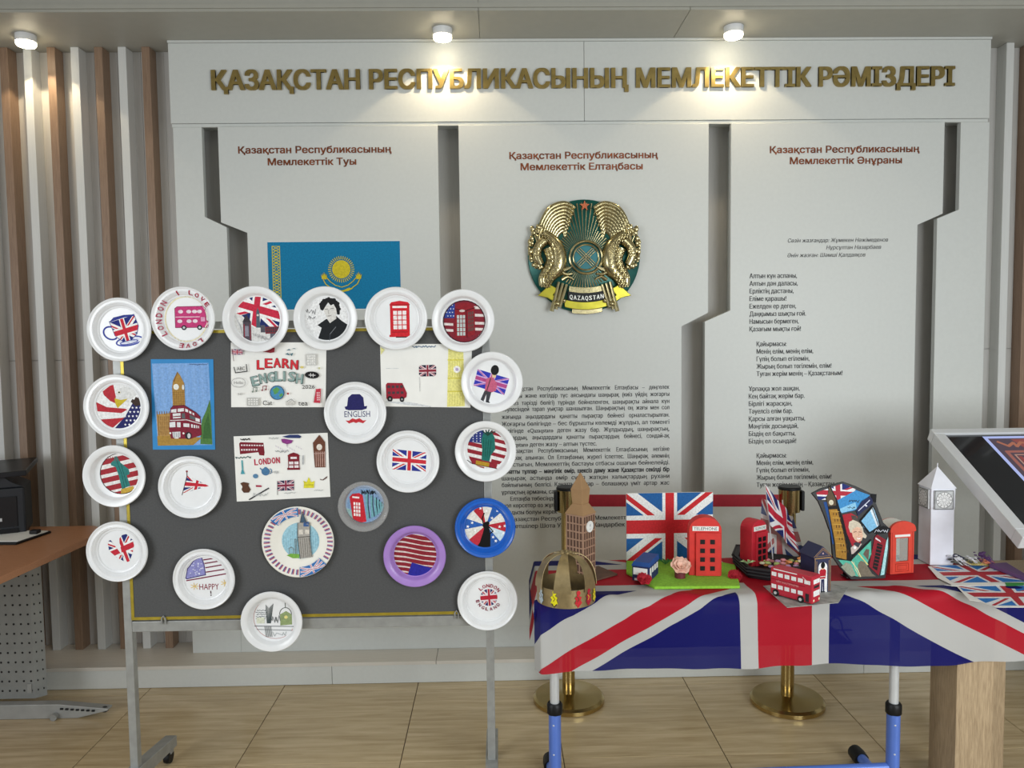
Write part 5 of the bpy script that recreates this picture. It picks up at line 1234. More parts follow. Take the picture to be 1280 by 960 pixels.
HF2 = empty('hand_flag', (vx(985, 697, YH+.03), YH+.03, ZC+.017), 'paler thin union flag hanging behind the first in the black tray', 'flag')
hflag((952, 622), (948, 688), (991, 644), (1004, 697), YH+.045, SM2, HF2, (-.16, .17, .12, -.12), 'flag_cloth', 2.4, .008)
MB().tube([(vx(985, 697, YH+.052), YH+.052, ZC+.0175), (vx(978, 625, YH+.052), YH+.052, vz(978, 625, YH+.052))], .0022, 8).build('stick', PLASTIC, HF2, smooth=True)
# ---- grey map sheet with bus
q = [T(954, 733), T(984, 760), T(1048, 754), T(1060, 735), T(1020, 726)]
GM = mat('grey_print_paper', 'A9ABA8', .6, 0, .22, 35)
o_ = tag(MB().slab([(v.x, v.y) for v in q], ZC+.0005, ZC+.0020).build('grey_print', GM), 'grey printed sheet lying under the red toy bus', 'paper')
ZB = ZC+.0022
a_, b_ = wz(973, 744, ZB), wz(1021, 757, ZB); L_ = (b_-a_).length; rz_ = atan2(b_.y-a_.y, b_.x-a_.x)
BS = empty('toy_bus', ((a_.x+b_.x)/2, (a_.y+b_.y)/2+.02, ZB), 'red card model of a double-decker bus on the grey printed sheet', 'toy bus', rz=rz_)
BR = mat('bus_red', 'B81C34', .45, 0, .04, 40); hb_, db_ = .092, .050; hl = .073
MB().box(-hl, hl, -db_/2, db_/2, .004, hb_).build('body', BR, BS, world=False, bevel=.004)
A = Art(0, 0, 1, (0, 0), .001)
for z, n_ in ((-78, 5), (-38, 5)):
    for k in range(n_): A.rect('EDEEEE', -68+k*23, z, -51+k*23, z+13)
A.rect('8A1426', -71, -56, 48, -54); A.text('E0A8A8', 'NEW ROUTEMASTER', -12, -50, 78, 6, off=.02); A.text('E0A8A8', 'LONDON BUS', -12, -50, 1, 1) if 0 else None
A.rect('2A2A2E', 50, -34, 62, -8); A.rect('EDEEEE', 46, -76, 66, -64); A.line('F0D8D8', [(40, -84), (60, -70)], 2); A.line('EDEEEE', [(-60, -88), (20, -88)], 3)
A.build(BS, 'side_print', mtx=Matrix.Translation((0, -db_/2, 0)))
A = Art(0, 0, 1, (0, 0), .001); A.rect('EDEEEE', -19, -80, 19, -66); A.rect('EDEEEE', -19, -44, 19, -26); A.rect('2A2A2E', -16, -60, 16, -52); A.circ('F0E8C0', -16, -14, 4); A.circ('F0E8C0', 16, -14, 4)
A.build(BS, 'front_print', mtx=Matrix.Translation((hl, 0, 0)) @ Matrix.Rotation(pi/2, 4, 'Z'))
for x in (-.052, .035):
    for s_ in (-1, 1):
        MB().lathe([(0, -.003), (.010, -.003), (.0115, 0), (.010, .003), (0, .003)], (x, s_*(db_/2+.001), .0115), 'y', 20).build('wheel', BLACK, BS, world=False, smooth=True)
        MB().lathe([(0, -.0012), (.005, -.0012), (.005, .0012), (0, .0012)], (x, s_*(db_/2+.0042), .0115), 'y', 14).build('hubcap', LG, BS, world=False)
# ---- sentry box
p = T(1027, 741); SB = empty('sentry_box_model', (p.x-.008, p.y+.035, ZC+.0024), 'navy card sentry box model with a red-coated guard printed inside', 'model', rz=radians(14))
w_, h_, d_ = .064, .118, .07; NVC = mat('sentry_navy', '23284E', .6, 0, .06, 40)
MB().prism([(-w_/2, 0), (w_/2, 0), (w_/2, h_), (-w_/2, h_)], -d_/2, d_/2).build('hut', NVC, SB, world=False, bevel=.001)
MB().prism([(-w_/2-.005, h_), (w_/2+.005, h_), (0, h_+.036)], -d_/2-.004, d_/2+.004).build('roof', NVC, SB, world=False, bevel=.001)
A = Art(0, 0, 1, (0, 0), .001)
A.rect('B08A50', -30, -112, -28, -2); A.rect('B08A50', 28, -112, 30, -2); A.rect('B08A50', -32, -116, 32, -113); A.rect('B08A50', -24, -106, -22.5, -2); A.rect('B08A50', 22.5, -106, 24, -2)
A.poly('EDEDEE', [(-17, 0), (-17, -84)]+[(17*cos(pi-pi*k/10), -84-17*sin(pi*k/10)) for k in range(11)]+[(17, 0)])
A.poly('23284E', [(-7, -2), (-6, -44), (6, -44), (7, -2), (1, -2), (0, -40), (-1, -2)]); A.poly('B81C30', [(-10, -46), (-13, -72), (-7, -78), (7, -78), (13, -72), (10, -46)]); A.rect('F0F0E8', -10, -54, 10, -52); A.circ('E0B090', 0, -81, 5); A.circ('141416', 0, -91, 8, 11)
A.circ('141416', -3, -2, 5, 2); A.circ('141416', 5, -2, 5, 2)
A.line('B08A50', [(-34, -120), (0, -148), (34, -120)], 1.5); A.line('B08A50', [(-26, -121), (0, -142), (26, -121), (-26, -121)], 1); A.circ('C0A0A0', 0, -130, 3)
A.build(SB, 'printed_front', mtx=Matrix.Translation((0, -d_/2-.0042, 0)))
MB().box(-w_/2, w_/2, -d_/2-.0040, -d_/2-.0002, 0, h_).build('front_card', NVC, SB, world=False)
# ---- cut-out collage board   crop (960,590,6)
YC = T(1085, 728).y
OUT = [(350, 165), (420, 130), (600, 78), (700, 115), (818, 175), (856, 180), (850, 245), (905, 400), (945, 440), (940, 490), (950, 560), (925, 740), (905, 830), (640, 835), (560, 750), (500, 660), (490, 480), (440, 330), (400, 230)]
cpx, cpy = 960+660/6, 590+838/6
cb = wy(cpx, cpy, YC); CBt = [((x/6+960-cpx)*YC/F, (cpy-(590+y/6))*YC/F) for x, y in OUT]
def inset(P, k):
    mx = sum(p[0] for p in P)/len(P); mz = sum(p[1] for p in P)/len(P); return [(mx+(x-mx)*k, mz+(z-mz)*k) for x, z in P]
CO = MB().prism(CBt, 0, .010).build('collage_board', BLACK, None, world=False, bevel=.001)
CO.location = (cb.x, YC+.015, ZC+.0045); CO.rotation_euler = (radians(-6), 0, 0)
tag(CO, 'black-edged irregular cut-out collage of a clock tower, street lamp, bus and smiling woman', 'collage')
st_ = MB().box(-.02, .02, .010, .06, .004, .008); st_.add([(-.012, .012, .12), (.012, .012, .12), (.012, .06, .002), (-.012, .06, .002), (-.012, .015, .12), (.012, .015, .12), (.012, .063, .002), (-.012, .063, .002)], [(0, 1, 2, 3), (7, 6, 5, 4), (0, 4, 5, 1), (2, 6, 7, 3), (1, 5, 6, 2), (0, 3, 7, 4)])
st_.build('prop_stand', BLACK, CO, world=False)
A = Art(960, 590, 6, (cpx, cpy), YC/F)
K = '0C0C10'
A.flag([(350, 60), (760, 100), (720, 260), (400, 250)], ('1E2C70', 'E8E8EC', 'B0283A'), clips=[[(385, 160), (598, 92), (712, 148), (560, 220), (400, 215)]])
A.poly('3E8CC8', [(548, 222), (700, 146), (806, 186), (690, 300), (580, 322), (556, 280)]); A.poly('8CC4E4', [(560, 290), (690, 240), (700, 290), (580, 320)]); A.scribble('22303C', 640, 220, 715, 240, 8, 5, 2); A.scribble('22303C', 632, 270, 690, 290, 6, 4, 4)
A.poly('1E4A8C', [(440, 235), (470, 230), (520, 560), (500, 560), (480, 400)])
A.poly(K, [(455, 200), (478, 170), (480, 105), (498, 105), (522, 165), (545, 210), (640, 560), (640, 690), (525, 670), (470, 260)])
A.poly('5E4C38', [(462, 205), (480, 165), (489, 112), (515, 170), (535, 212), (538, 262), (475, 268)]); A.circ('D8D0B8', 500, 238, 18, 20); A.rect('1A1410', 494, 272, 535, 290)
A.poly('A87A2A', [(480, 292), (545, 290), (590, 480), (608, 600), (606, 682), (525, 660), (520, 540)])
for i in range(7):
    for j in range(3): A.rect('4A3010', 512+i*10+j*22-j, 318+i*48, 518+i*10+j*22, 338+i*48)
    A.line('C8A048', [(500+i*5, 305+i*50), (560+i*7, 310+i*50)], 4)
A.poly('A8202E', [(584, 335), (650, 322), (700, 350), (720, 560), (660, 600), (612, 470)])
A.poly('C8B8B0', [(640, 590), (680, 560), (730, 560), (700, 600), (660, 636), (645, 640)])
A.poly('CFC4B0', [(628, 430), (635, 390), (665, 375), (700, 385), (725, 410), (745, 470), (770, 500), (760, 520), (640, 470)]); A.poly('4A4440', [(650, 340), (690, 345), (720, 400), (690, 385), (660, 372)])
A.poly('DEB49A', [(652, 465), (672, 430), (712, 425), (735, 460), (740, 500), (728, 535), (700, 548), (675, 530), (658, 500)]); A.line('6A3A2E', [(668, 470), (688, 466)], 5); A.line('6A3A2E', [(708, 468), (726, 472)], 5); A.poly('F0E6E0', [(688, 508), (705, 516), (724, 508), (716, 524), (698, 526)]); A.line('A83A40', [(686, 506), (705, 514), (726, 506)], 3); A.line('B88870', [(704, 476), (708, 498), (700, 500)], 3)
A.poly('CFC4B0', [(660, 450), (668, 415), (705, 408), (738, 430), (745, 470), (725, 440), (695, 428), (672, 440)]); A.circ('F0F0F0', 673, 590, 11); A.poly('3A3A44', [(660, 560), (680, 545), (720, 555), (700, 590)])
A.poly('58B8A0', [(540, 680), (630, 690), (650, 680), (800, 540), (800, 640), (770, 700), (760, 740), (700, 700), (690, 812), (640, 800)]); A.poly('9AA08C', [(560, 735), (600, 700), (640, 720), (672, 800), (640, 812), (610, 790)]); A.poly('7A7060', [(690, 720), (715, 690), (745, 700), (800, 790), (830, 812), (695, 812)]); A.poly('6A5A50', [(735, 640), (760, 600), (785, 605), (775, 690)])
A.line('E8E0B0', [(640, 690), (690, 760), (710, 812)], 7); A.line('E8D080', [(700, 635), (770, 722)], 8); A.line('E8E0B0', [(660, 700), (668, 750), (700, 812)], 4)
A.line(K, [(648, 662), (800, 530)], 9); A.line(K, [(540, 672), (640, 690), (660, 640)], 7)
A.poly('8A1A28', [(830, 510), (850, 490), (920, 535), (915, 570), (852, 808), (778, 735)]); A.poly(K, [(850, 555), (890, 575), (840, 770), (805, 745)])
for k in range(7): A.rect('8A1A28', 815+k*4, 738-k*27, 885, 743-k*27, rot=.3)
A.poly('E4D8DC', [(838, 512), (870, 535), (878, 552), (835, 525)]); A.poly('A8D8DC', [(920, 545), (935, 510), (930, 600), (895, 800), (865, 806)])
A.poly('22284E', [(690, 300), (740, 230), (800, 195), (822, 215), (825, 250), (735, 320), (705, 345)]); A.line('C8CCE0', [(710, 305), (800, 225)], 7); A.poly(K, [(812, 180), (856, 178), (850, 245), (825, 235)]); A.line('D8DCE8', [(765, 262), (775, 270)], 12)
A.poly('7EB8DC', [(722, 385), (822, 280), (850, 330), (868, 420), (790, 478), (745, 430)]); A.poly('D8E4EC', [(800, 300), (822, 280), (868, 418), (850, 430)])
A.line(K, [(722, 385), (790, 478), (868, 430)], 12); A.line(K, [(718, 388), (825, 270)], 11)
for x in (818, 832): A.line(K, [(x, 285), (x+48, 430)], 6)
A.poly(K, [(820, 470), (905, 425), (960, 445), (940, 480), (850, 490)]); A.scribble('C8CCD8', 835, 478, 935, 450, 9, 4, 3)
A.build(CO, 'printed_picture')
# ---- red paper phone box with window
p = T(1128, 719); e = empty('paper_phone_box', (p.x+.0, p.y+.05, ZC+.001), 'orange-red paper telephone box with an open window, right of the collage', 'model', 'model telephone boxes', rz=radians(10))
OR = mat('orange_red_card', 'D8402A', .6, 0, .08, 25, .1); PW = .093; PH = .150; PD = .07
fx = [(-PW/2, 0), (PW/2, 0), (PW/2, PH), (-PW/2, PH)]
for a, b, c_, d_ in ((-PW/2, -PW/2+.022, 0, PH), (PW/2-.022, PW/2, 0, PH), (-PW/2+.022, PW/2-.022, 0, .044), (-PW/2+.022, PW/2-.022, PH-.022, PH)):
    MB().box(a, b, -PD/2, -PD/2+.003, c_, d_).build('front_card', OR, e, world=False)
MB().box(-PW/2, -PW/2+.003, -PD/2+.003, PD/2, 0, PH).build('side_card', OR, e, world=False); MB().box(PW/2-.003, PW/2, -PD/2+.003, PD/2, 0, PH).build('side_card', OR, e, world=False)
MB().prism([(PW/2+.004, PH), (-PW/2-.004, PH)]+[((PW/2+.004)*cos(pi-pi*k/12), PH+.008+.030*sin(pi*k/12)) for k in range(13)], -PD/2-.004, -PD/2+.006).build('arched_top', OR, e, world=False)
MB().prism([((PW/2)*cos(pi*k/12), PH+.006+.028*sin(pi*k/12)) for k in range(13)]+[((PW/2-.004)*cos(pi-pi*k/12), PH+.004+.026*sin(pi*k/12)) for k in range(13)], -PD/2+.006, PD/2-.003).build('paper_roof', PAPER, e, world=False)
MB().prism([(PW/2, PH), (-PW/2, PH)]+[((PW/2)*cos(pi-pi*k/12), PH+.006+.028*sin(pi*k/12)) for k in range(13)], PD/2-.003, PD/2).build('arched_back', OR, e, world=False)
MB().box(-.030, .030, -PD/2-.0015, -PD/2, PH-.018, PH-.010).build('sign', PAPER, e, world=False)
MB().box(-.026, .026, -PD/2+.0032, -PD/2+.0036, .045, PH-.022).build('window', mat('window_film', 'C8D0C8', .2, 0, 0, alpha=.35), e, world=False)
A = Art(0, 0, 1, (0, 0), .001); A.line('A82818', [(-26, -36), (26, -36), (26, -8), (-26, -8)], 2, True); A.line('A82818', [(-18, -30), (18, -30), (18, -14), (-18, -14)], 1.5, True); A.line('A82818', [(-40, -PH*1000+2), (-40, -2)], 1.5); A.line('A82818', [(40, -PH*1000+2), (40, -2)], 1.5); A.build(e, 'pen_lines', mtx=Matrix.Translation((0, -PD/2, 0)))
# ---- white clock tower
Yw = T(1172, 706).y+.035; sw_ = .050; p = wy(1169, 700, Yw)
e = empty('white_clock_tower', (p.x, Yw, ZC+.001), 'white paper clock tower with pointed roof and four square clock faces', 'model', rz=radians(-1))
WP = mat('white_card', 'E2E3EC', .6, 0, .03, 20, .1); hz = lambda py: vz(1171, py, Yw)-ZC
h0, h1, h2_ = hz(632), hz(608), hz(583)
MB().box(-.0425, .0425, -.0425, .0425, 0, h0+.004).build('shaft', WP, e, world=False, bevel=.001, seg=1)
MB().box(-.0435, .0435, -.0435, .0435, h0, h1).build('clock_stage', WP, e, world=False, bevel=.001, seg=1)
mb = MB(); a = .047; mb.add([(-a, -a, h1), (a, -a, h1), (a, a, h1), (-a, a, h1), (0, 0, h2_)], [(3, 2, 1, 0), (0, 1, 4), (1, 2, 4), (2, 3, 4), (3, 0, 4)]); mb.build('roof', WP, e, world=False)
MB().tube([(0, 0, h2_-.004), (.001, 0, h2_+.012)], .0018, 6).build('finial', WP, e, world=False)
for face in range(4):
    rot = Matrix.Rotation(face*pi/2, 4, 'Z'); zc2 = h0+(h1-h0)*.42
    o = MB().box(-.035, .035, -.050, -.0437, zc2-.035, zc2+.035).xf(rot).build('clock_face', mat('silver_print', 'BDBFC0', .4, .1, .1, 90), e, world=False)
    A = Art(0, 0, 1, (0, 0), .001); A.line('3A3A3C', [(-33, -33), (33, -33), (33, 33), (-33, 33)], 2, True); A.circ('E2E2E2', 0, 0, 29); A.ring('5A5A5C', 0, 0, 29, 29, 1.6); A.ring('8A8A8C', 0, 0, 19, 19, 1); A.ring('8A8A8C', 0, 0, 7, 7, 1.2)
    for k in range(12): a_ = k*pi/6; A.line('4A4A4C', [(21*cos(a_), 21*sin(a_)), (27*cos(a_), 27*sin(a_))], 1.8); A.line('9A9A9C', [(9*cos(a_+.2), 9*sin(a_+.2)), (17*cos(a_+.2), 17*sin(a_+.2))], 1)
    A.build(o, 'clock_print', mtx=rot @ Matrix.Translation((0, -.050, zc2)))
# ---- leaflets at the right end
def leaf(name, pts, z, label, cols, th=.001, cat='leaflet', sub=None):
    q = [wz(x, y, z) for x, y in pts]; cx = sum(v.x for v in q)/len(q); cy = sum(v.y for v in q)/len(q)
    o = MB().slab([(v.x, v.y) for v in q], z-th, z).build(name, PAPER); tag(o, label, cat, 'union flag leaflets'); return o, q
Rx = Matrix.Rotation(-pi/2, 4, 'X')
def flat_art(parent, z, draw):
    A = Art(0, 0, 1, (0, 0), 1); draw(A)
    # art lies in xz facing -y: turn it to face up
    return A.build(parent, 'printed_flag', mtx=Matrix.Translation(-parent.location) @ Matrix.Translation((0, 0, z)) @ Rx)
UB = ('2E78C4', 'E6E8EC', 'B8323E')
def g(x, y, z): v = wz(x, y, z); return (v.x, -v.y)
z1_ = ZC+.004
o, q = leaf('union_leaflet', [(1160, 708), (1178, 706), (1255, 707), (1300, 727), (1190, 731), (1172, 722)], z1_, 'open leaflet with a bright blue union flag, behind the white paper strip', None)
flat_art(o, z1_, lambda A: A.flag([g(1158, 707, z1_), g(1246, 706, z1_), g(1300, 727, z1_), g(1190, 729, z1_)], UB, clips=[[g(1164, 708, z1_), g(1178, 706.5, z1_), g(1254, 707.5, z1_), g(1300, 727, z1_), g(1191, 728.5, z1_)]]))
z0_ = ZC+.0022
o, q = leaf('union_leaflet', [(1180, 731), (1196, 733), (1212, 750), (1226, 752), (1244, 759), (1320, 759), (1320, 730)], z0_, 'nearer leaflet with a blue union flag at the table edge', None)
flat_art(o, z0_, lambda A: A.flag([g(1190, 731, z0_), g(1318, 731, z0_), g(1318, 757, z0_), g(1238, 757, z0_)], UB, clips=[[g(1198, 733, z0_), g(1318, 731, z0_), g(1318, 757, z0_), g(1243, 757.5, z0_), g(1214, 748, z0_)]]))
zs_ = ZC+.0055
a, b, c_, d = wz(1189, 728.5, zs_), wz(1300, 727.5, zs_), wz(1300, 731.5, zs_), wz(1189, 732.5, zs_)
ps = tag(MB().slab([(v.x, v.y) for v in (a, b, c_, d)], zs_-.001, zs_).build('paper_strip', PAPER), 'narrow white paper strip with a green end lying across the leaflets', 'paper')
a, b, c_, d = wz(1256, 728, zs_+.0012), wz(1280, 728, zs_+.0012), wz(1280, 731.5, zs_+.0012), wz(1258, 732, zs_+.0012)
MB().slab([(v.x, v.y) for v in (a, b, c_, d)], zs_+.0001, zs_+.001).build('green_end', mat('green_card', '2E8A3C', .6), ps)
# purple wrapped bouquet
zp = ZC+.006; q = [wz(x, y, zp) for x, y in ((1236, 709), (1258, 707.5), (1283, 723), (1282, 727))]
PU = mat('purple_paper', '6A4A7A', .6, 0, .08, 12)
BQ = empty('wrapped_bouquet', (q[0].x, q[0].y+.02, ZC+.005), 'dried flowers wrapped in purple paper behind the leaflets', 'bouquet')
MB().add([(v.x, v.y, zp+dz) for dz in (0, .014) for v in q], [(3, 2, 1, 0), (4, 5, 6, 7), (0, 1, 5, 4), (1, 2, 6, 5), (2, 3, 7, 6), (3, 0, 4, 7)]).build('purple_wrap', PU, BQ, bevel=.002)
rr = random.Random(4)
for (x0, y0, x1, y1, cl, nm) in ((1190, 700, 1232, 705, '4A4A44', 'dark_stems'), (1192, 697, 1222, 700, 'D8D8DC', 'white_flowers'), (1220, 693, 1236, 699, '5A3A6A', 'purple_flowers'), (1226, 700, 1240, 705, 'C87A5A', 'orange_flowers'), (1206, 702, 1232, 706, 'B8A860', 'yellow_flowers')):
    mb = MB()
    for k in range(16):
        px = rr.uniform(x0, x1); py = rr.uniform(y0, y1); v = wz(px, 707, ZC+.01); z = vz(px, py, v.y)
        mb.ball((v.x, v.y+rr.uniform(0, .03), max(ZC+.01, z)), rr.uniform(.003, .006), (1.6, 1, .7), 8)
        mb.tube([(v.x, v.y, max(ZC+.01, z)), (v.x+.03, v.y, ZC+.010)], .001, 4)
    o = mb.build(nm, mat(nm, cl, .7), BQ, smooth=True); tag(o, kind='stuff')
# ================================================================ STANCHIONS AND BELT
BELT = mat('red_belt', 'A8182C', .6, 0, .06, 60, .1)
spx = []
for px, py, lab in ((711, 873, 'left brass stanchion with round base behind the table'), (984, 876, 'right brass stanchion with round base behind the table')):
    p = wz(px, py, .01); R = .155; e = empty('stanchion', (p.x, p.y, 0), lab, 'stanchion', 'brass belt stanchions'); spx.append(p)
    MB().lathe([(R-.004, .0005), (R, .004), (R, .020), (R-.010, .030), (.05, .034), (.035, .040), (.0, .040)], (p.x, p.y, 0), n=64).build('base', BRASS, e, smooth=True)
    MB().lathe([(.0275, .040), (.0275, .84), (.0, .84)], (p.x, p.y, 0), n=32).build('post', BRASS, e, smooth=True)
    MB().lathe([(0, .84), (.0445, .84), (.0445, .935), (0, .935)], (p.x, p.y, 0), n=32).build('belt_cassette', BRASS, e, smooth=True)
    MB().lathe([(0, .9355), (.047, .9355), (.047, .944), (.043, .948), (0, .948)], (p.x, p.y, 0), n=32).build('cap', BLACK, e, smooth=True)
    for k in range(1):
        s_ = -1 if px < 800 else 1; MB().box(p.x+s_*.050-.007, p.x+s_*.050+.007, p.y-.025, p.y+.025, .845, .93).build('belt_socket', BLACK, e, bevel=.003)
a, b = spx; zt_ = .5*(vz(750, 619, a.y)+vz(930, 617, b.y)); zz_ = .945
bz0_, bz1_ = .860, .912
mb = MB(); mb.add([(a.x+.0455, a.y-.001, bz0_), (b.x-.0455, b.y-.001, bz0_), (b.x-.0455, b.y-.001, bz1_), (a.x+.0455, a.y-.001, bz1_), (a.x+.0455, a.y+.001, bz0_), (b.x-.0455, b.y+.001, bz0_), (b.x-.0455, b.y+.001, bz1_), (a.x+.0455, a.y+.001, bz1_)], [(0, 1, 2, 3), (7, 6, 5, 4), (0, 4, 5, 1), (1, 5, 6, 2), (2, 6, 7, 3), (3, 7, 4, 0)])
tag(mb.build('barrier_belt', BELT), 'dark red belt stretched between the two brass stanchions', 'belt')
# ================================================================ DESK AT LEFT
ZD = .75; yb = wz(80, 656.5, ZD).y; xr = .5*(wz(125, 668, ZD).x+wz(0, 720, ZD).x)
yb = min(yb, 3.60); xr = wz(128, 666, ZD).x
pr = [wz(118, 657, ZD), wz(134, 662, ZD), wz(0, 721, ZD)]
dv = (pr[2]-pr[1]).normalized(); nr = pr[1]+dv*1.6
DD = empty('office_desk', (xr-.8, 3.2, 0), 'beech-topped office desk with a perforated grey steel end panel, at the left', 'desk')
pts = [(pr[0].x, pr[0].y), (pr[1].x, pr[1].y), (nr.x, nr.y), (nr.x-1.0, nr.y), (-3.2, pr[0].y)]
MB().slab(pts, ZD-.028, ZD).build('desktop', DESK, DD, bevel=.002)
GP = mat('perforated_steel', '8E918F', .5, .2, .05, 20); HOLE = mat('hole_dark', '1A1A1A', .8)
Yg = wz(30, 876, .06).y; xg1 = vx(40, 790, Yg); zt0, zb0 = ZD-.03, .07
MB().box(xg1-.62, xg1, Yg, Yg+.003, zb0, zt0).build('end_panel', GP, DD)
MB().add([(xg1, Yg, zb0), (xg1+.034, Yg+.03, zb0), (xg1+.034, Yg+.03, zt0), (xg1, Yg, zt0), (xg1-.002, Yg+.003, zb0), (xg1+.032, Yg+.033, zb0), (xg1+.032, Yg+.033, zt0), (xg1-.002, Yg+.003, zt0)], [(0, 1, 2, 3), (7, 6, 5, 4), (0, 4, 5, 1), (1, 5, 6, 2), (2, 6, 7, 3), (3, 7, 4, 0)]).build('side_flange', GP, DD)
mb = MB(); stp = 9.1*Yg/F; nxh = 8
for i in range(nxh):
    for j in range(int((zt0-zb0-.03)/(12.3*Yg/F))):
        x = xg1-.014-i*stp; z = zb0+.035+j*12.3*Yg/F; mb.lathe([(0, Yg-.0006), (.0048, Yg-.0006), (.0048, Yg+.0), (0, Yg)], (x, 0, z), 'y', 8)
for j in range(int((zt0-zb0-.03)/(12.3*Yg/F))):
    z = zb0+.035+j*12.3*Yg/F; mb.lathe([(0, -.0006), (.0045, -.0006), (.0045, 0), (0, 0)], (xg1+.009, Yg+.0073, z), 'y', 8); mb.lathe([(0, -.0006), (.0045, -.0006), (.0045, 0), (0, 0)], (xg1+.025, Yg+.0213, z), 'y', 8)
tag(mb.build('punched_holes', HOLE, DD), kind='stuff')
MB().box(xg1-.030, xg1-.012, Yg-.004, Yg-.0008, .095, .135).build('latch', STEEL, DD) 
x9 = vx(138, 880, Yg-.02)
MB().prism([(xg1-.62, .0005), (xg1+.20, .0005), (x9, .03), (x9, .038), (xg1+.12, .062), (xg1-.62, .066)], Yg-.045, Yg-.005).build('foot_bar', mat('foot_grey', 'A4A6A4', .45, .2), DD, bevel=.002)
mb = MB()
for k in range(7): mb.box(xg1+.13+k*.022, xg1+.142+k*.022, Yg-.050, Yg-.0455, .040-k*.0018, .047-k*.0018)
mb.build('slots', BLACK, DD); MB().ball((x9-.02, Yg-.03, .03), .018, (1, .8, .7)).build('end_cap', DGREY, DD, smooth=True)
MB().lathe([(0, -.01), (.014, -.01), (.014, .01), (0, .01)], (xg1+.11, Yg-.058, .0145), 'y', 16).build('levelling_foot', STEEL, DD, smooth=True)
# printer
Yq = 3.42; x0_ = vx(32, 640, Yq)
PRN = empty('printer', (x0_, Yq, ZD), 'black multifunction printer with raised scanner lid on the office desk', 'printer', rz=radians(24))
PB = mat('printer_black', '22262C', .42, 0, .06, 60, .05); PB2 = mat('printer_dark', '15171B', .3, 0, .06, 60)
Zl = lambda py: vz(32, py, Yq)-ZD
W3 = .46; D3 = .215; zt2 = Zl(609)
kw = dict(world=False)
MB().box(-W3, 0, 0, D3, .001, zt2).build('body', PB, PRN, bevel=.008, **kw)
MB().prism([(-W3, zt2), (-.005, zt2), (-.05, Zl(602)), (-.08, Zl(594)), (-W3, Zl(594))], .015, D3-.01).build('neck', PB, PRN, bevel=.003, **kw)
zl = Zl(594)
MB().add([(x, y, z+dz) for dz in (.004, -.020) for x, y, z in ((-W3, -.02, zl+.004), (.012, -.02, zl+.020), (.030, D3+.01, zl+.044), (-W3, D3+.01, zl+.034))],
    [(0, 1, 2, 3), (7, 6, 5, 4), (0, 4, 5, 1), (1, 5, 6, 2), (2, 6, 7, 3), (3, 7, 4, 0)]).build('scanner_lid', PB2, PRN, bevel=.003, **kw)
MB().box(-W3, -.03, -.004, -.0003, .04, Zl(619)).build('front_panel', PB2, PRN, bevel=.002, **kw)
MB().box(-.105, -.088, -.006, -.0042, .068, .082).build('badge', LG, PRN, **kw)
MB().box(-W3, -.03, -.006, -.0005, .012, .032).build('paper_slot', BLACK, PRN, **kw)
# clipboard tray with paper
zq = ZD+.012
q = [wz(x, y, zq) for x, y in ((-40, 664), (52, 662), (64, 663), (20, 678), (-40, 678))]
CT = empty('paper_tray', ((q[0].x+q[1].x)/2, q[3].y, ZD), 'black paper tray with white sheets and a black clip in front of the printer', 'tray')
ZL = ZD+.001
MB().slab([(v.x, v.y) for v in q], ZL, ZL+.009).build('tray', BLACK, CT, bevel=.002)
cxq = sum(v.x for v in q)/5; cyq = sum(v.y for v in q)/5
MB().slab([(cxq+(v.x-cxq)*.95, cyq+(v.y-cyq)*.86) for v in q], ZL+.0092, ZL+.0115).build('paper', PAPER, CT)
v = wz(44, 667, zq); MB().box(v.x-.018, v.x+.018, v.y-.016, v.y+.016, ZL+.0117, ZL+.028).build('clip', BLACK, CT, bevel=.004)
# ================================================================ TOUCH KIOSK
fl = wy(1163, 536, 3.0); nl = wy(1280, 657, 2.50)
dirv = (nl-fl).normalized(); dirv = Vector((0, dirv.y, dirv.z)).normalized(); Xd = Vector((1, 0, 0)); nrm = Xd.cross(-dirv).normalized()
if nrm.z < 0: nrm = -nrm
KM = Matrix((Xd, -dirv, nrm)).transposed().to_4x4(); KM.translation = fl
KS = empty('touch_kiosk', (2.62, 2.75, 0), 'slanted touchscreen kiosk with a silver frame at the right edge', 'kiosk')
SILV = mat('silver_frame', 'D8DADC', .35, .2, .01, 30); LK = .62; WK = 1.25
def kb(x0, x1, y0, y1, z0, z1, nm, m, bevel=0): return MB().box(x0, x1, -y1, -y0, z0, z1).xf(KM).build(nm, m, KS, bevel=bevel)
fwid = .040
kb(0, WK, 0, fwid*.8, -.05, 0, 'frame_rail', SILV, .003); kb(0, WK, LK-fwid, LK, -.05, 0, 'frame_rail', SILV, .003); kb(0, fwid, fwid*.8, LK-fwid, -.05, 0, 'frame_rail', SILV, .003); kb(WK-fwid, WK, fwid*.8, LK-fwid, -.05, 0, 'frame_rail', SILV, .003)
kb(fwid, WK-fwid, fwid*.8, LK-fwid, -.045, -.010, 'screen_glass', mat('black_glass', '1A1C22', .08, 0, 0, coat=.5), 0)
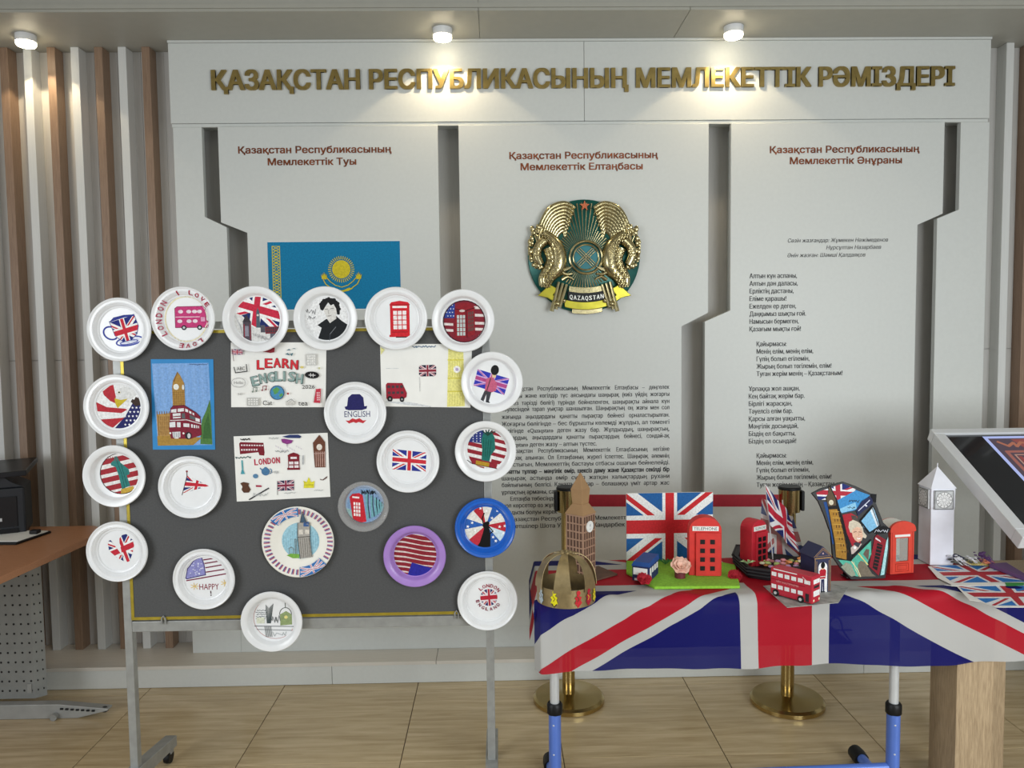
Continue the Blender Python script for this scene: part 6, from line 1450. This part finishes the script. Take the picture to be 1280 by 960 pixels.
SCR = bpy.data.materials.new('screen_picture'); SCR.use_nodes = True; nt = SCR.node_tree; b_ = nt.nodes['Principled BSDF']
at = nt.nodes.new('ShaderNodeAttribute'); at.attribute_name = 'Col'; nt.links.new(at.outputs['Color'], b_.inputs['Emission Color']); b_.inputs['Base Color'].default_value = (.02, .02, .02, 1); b_.inputs['Emission Strength'].default_value = .7
A = Art(0, 0, 1, (0, 0), 1)
x0, y0 = .185, fwid*.8+.012
A.rect('AEBBF0', x0, y0, WK-.15, LK-.08); A.rect('4A3A48', x0+.014, y0+.014, WK-.165, LK-.095)
A.poly('8A4440', [(x0+.10, y0+.02), (x0+.3, y0+.015), (x0+.28, y0+.07), (x0+.12, y0+.075)]); A.scribble('A8664E', x0+.05, y0+.03, x0+.35, y0+.07, 14, .012, 3); A.scribble('2A3040', x0+.16, y0+.03, x0+.3, y0+.06, 9, .01, 5)
A.line('9A5C52', [(x0+.04, LK-.12), (x0+.04, y0+.10), (WK-.2, y0+.10)], .014); A.line('B48878', [(x0+.06, LK-.12), (x0+.06, y0+.12), (WK-.2, y0+.12)], .006)
A.rect('A8B4F2', x0+.08, y0+.14, WK-.2, LK-.1)
for k in range(9): A.rect('5A64A8', x0+.10, y0+.16+k*.028, x0+.42, y0+.163+k*.028)
A.rect('8A3A3A', x0+.065, y0+.13, x0+.08, LK-.12)
o = A.build(KS, 'display_picture', mtx=wm(KS).inverted() @ KM @ Matrix.Translation((0, 0, -.0098)) @ Rx)
o.data.materials.clear(); o.data.materials.append(SCR)
MB().box(2.50, 2.75, 2.62, 2.90, .0005, .98).build('pedestal', LG, KS, bevel=.005)
MB().add([(x, y, z) for z, (xa2, xb2) in ((.90, (2.5, 2.75)), (1.06, (2.3, 2.8))) for x, y in ((xa2, 2.64), (xb2, 2.64), (xb2, 2.86), (xa2, 2.86))], [(3, 2, 1, 0), (4, 5, 6, 7), (0, 1, 5, 4), (1, 2, 6, 5), (2, 3, 7, 6), (3, 0, 4, 7)]).build('bracket', LG, KS)
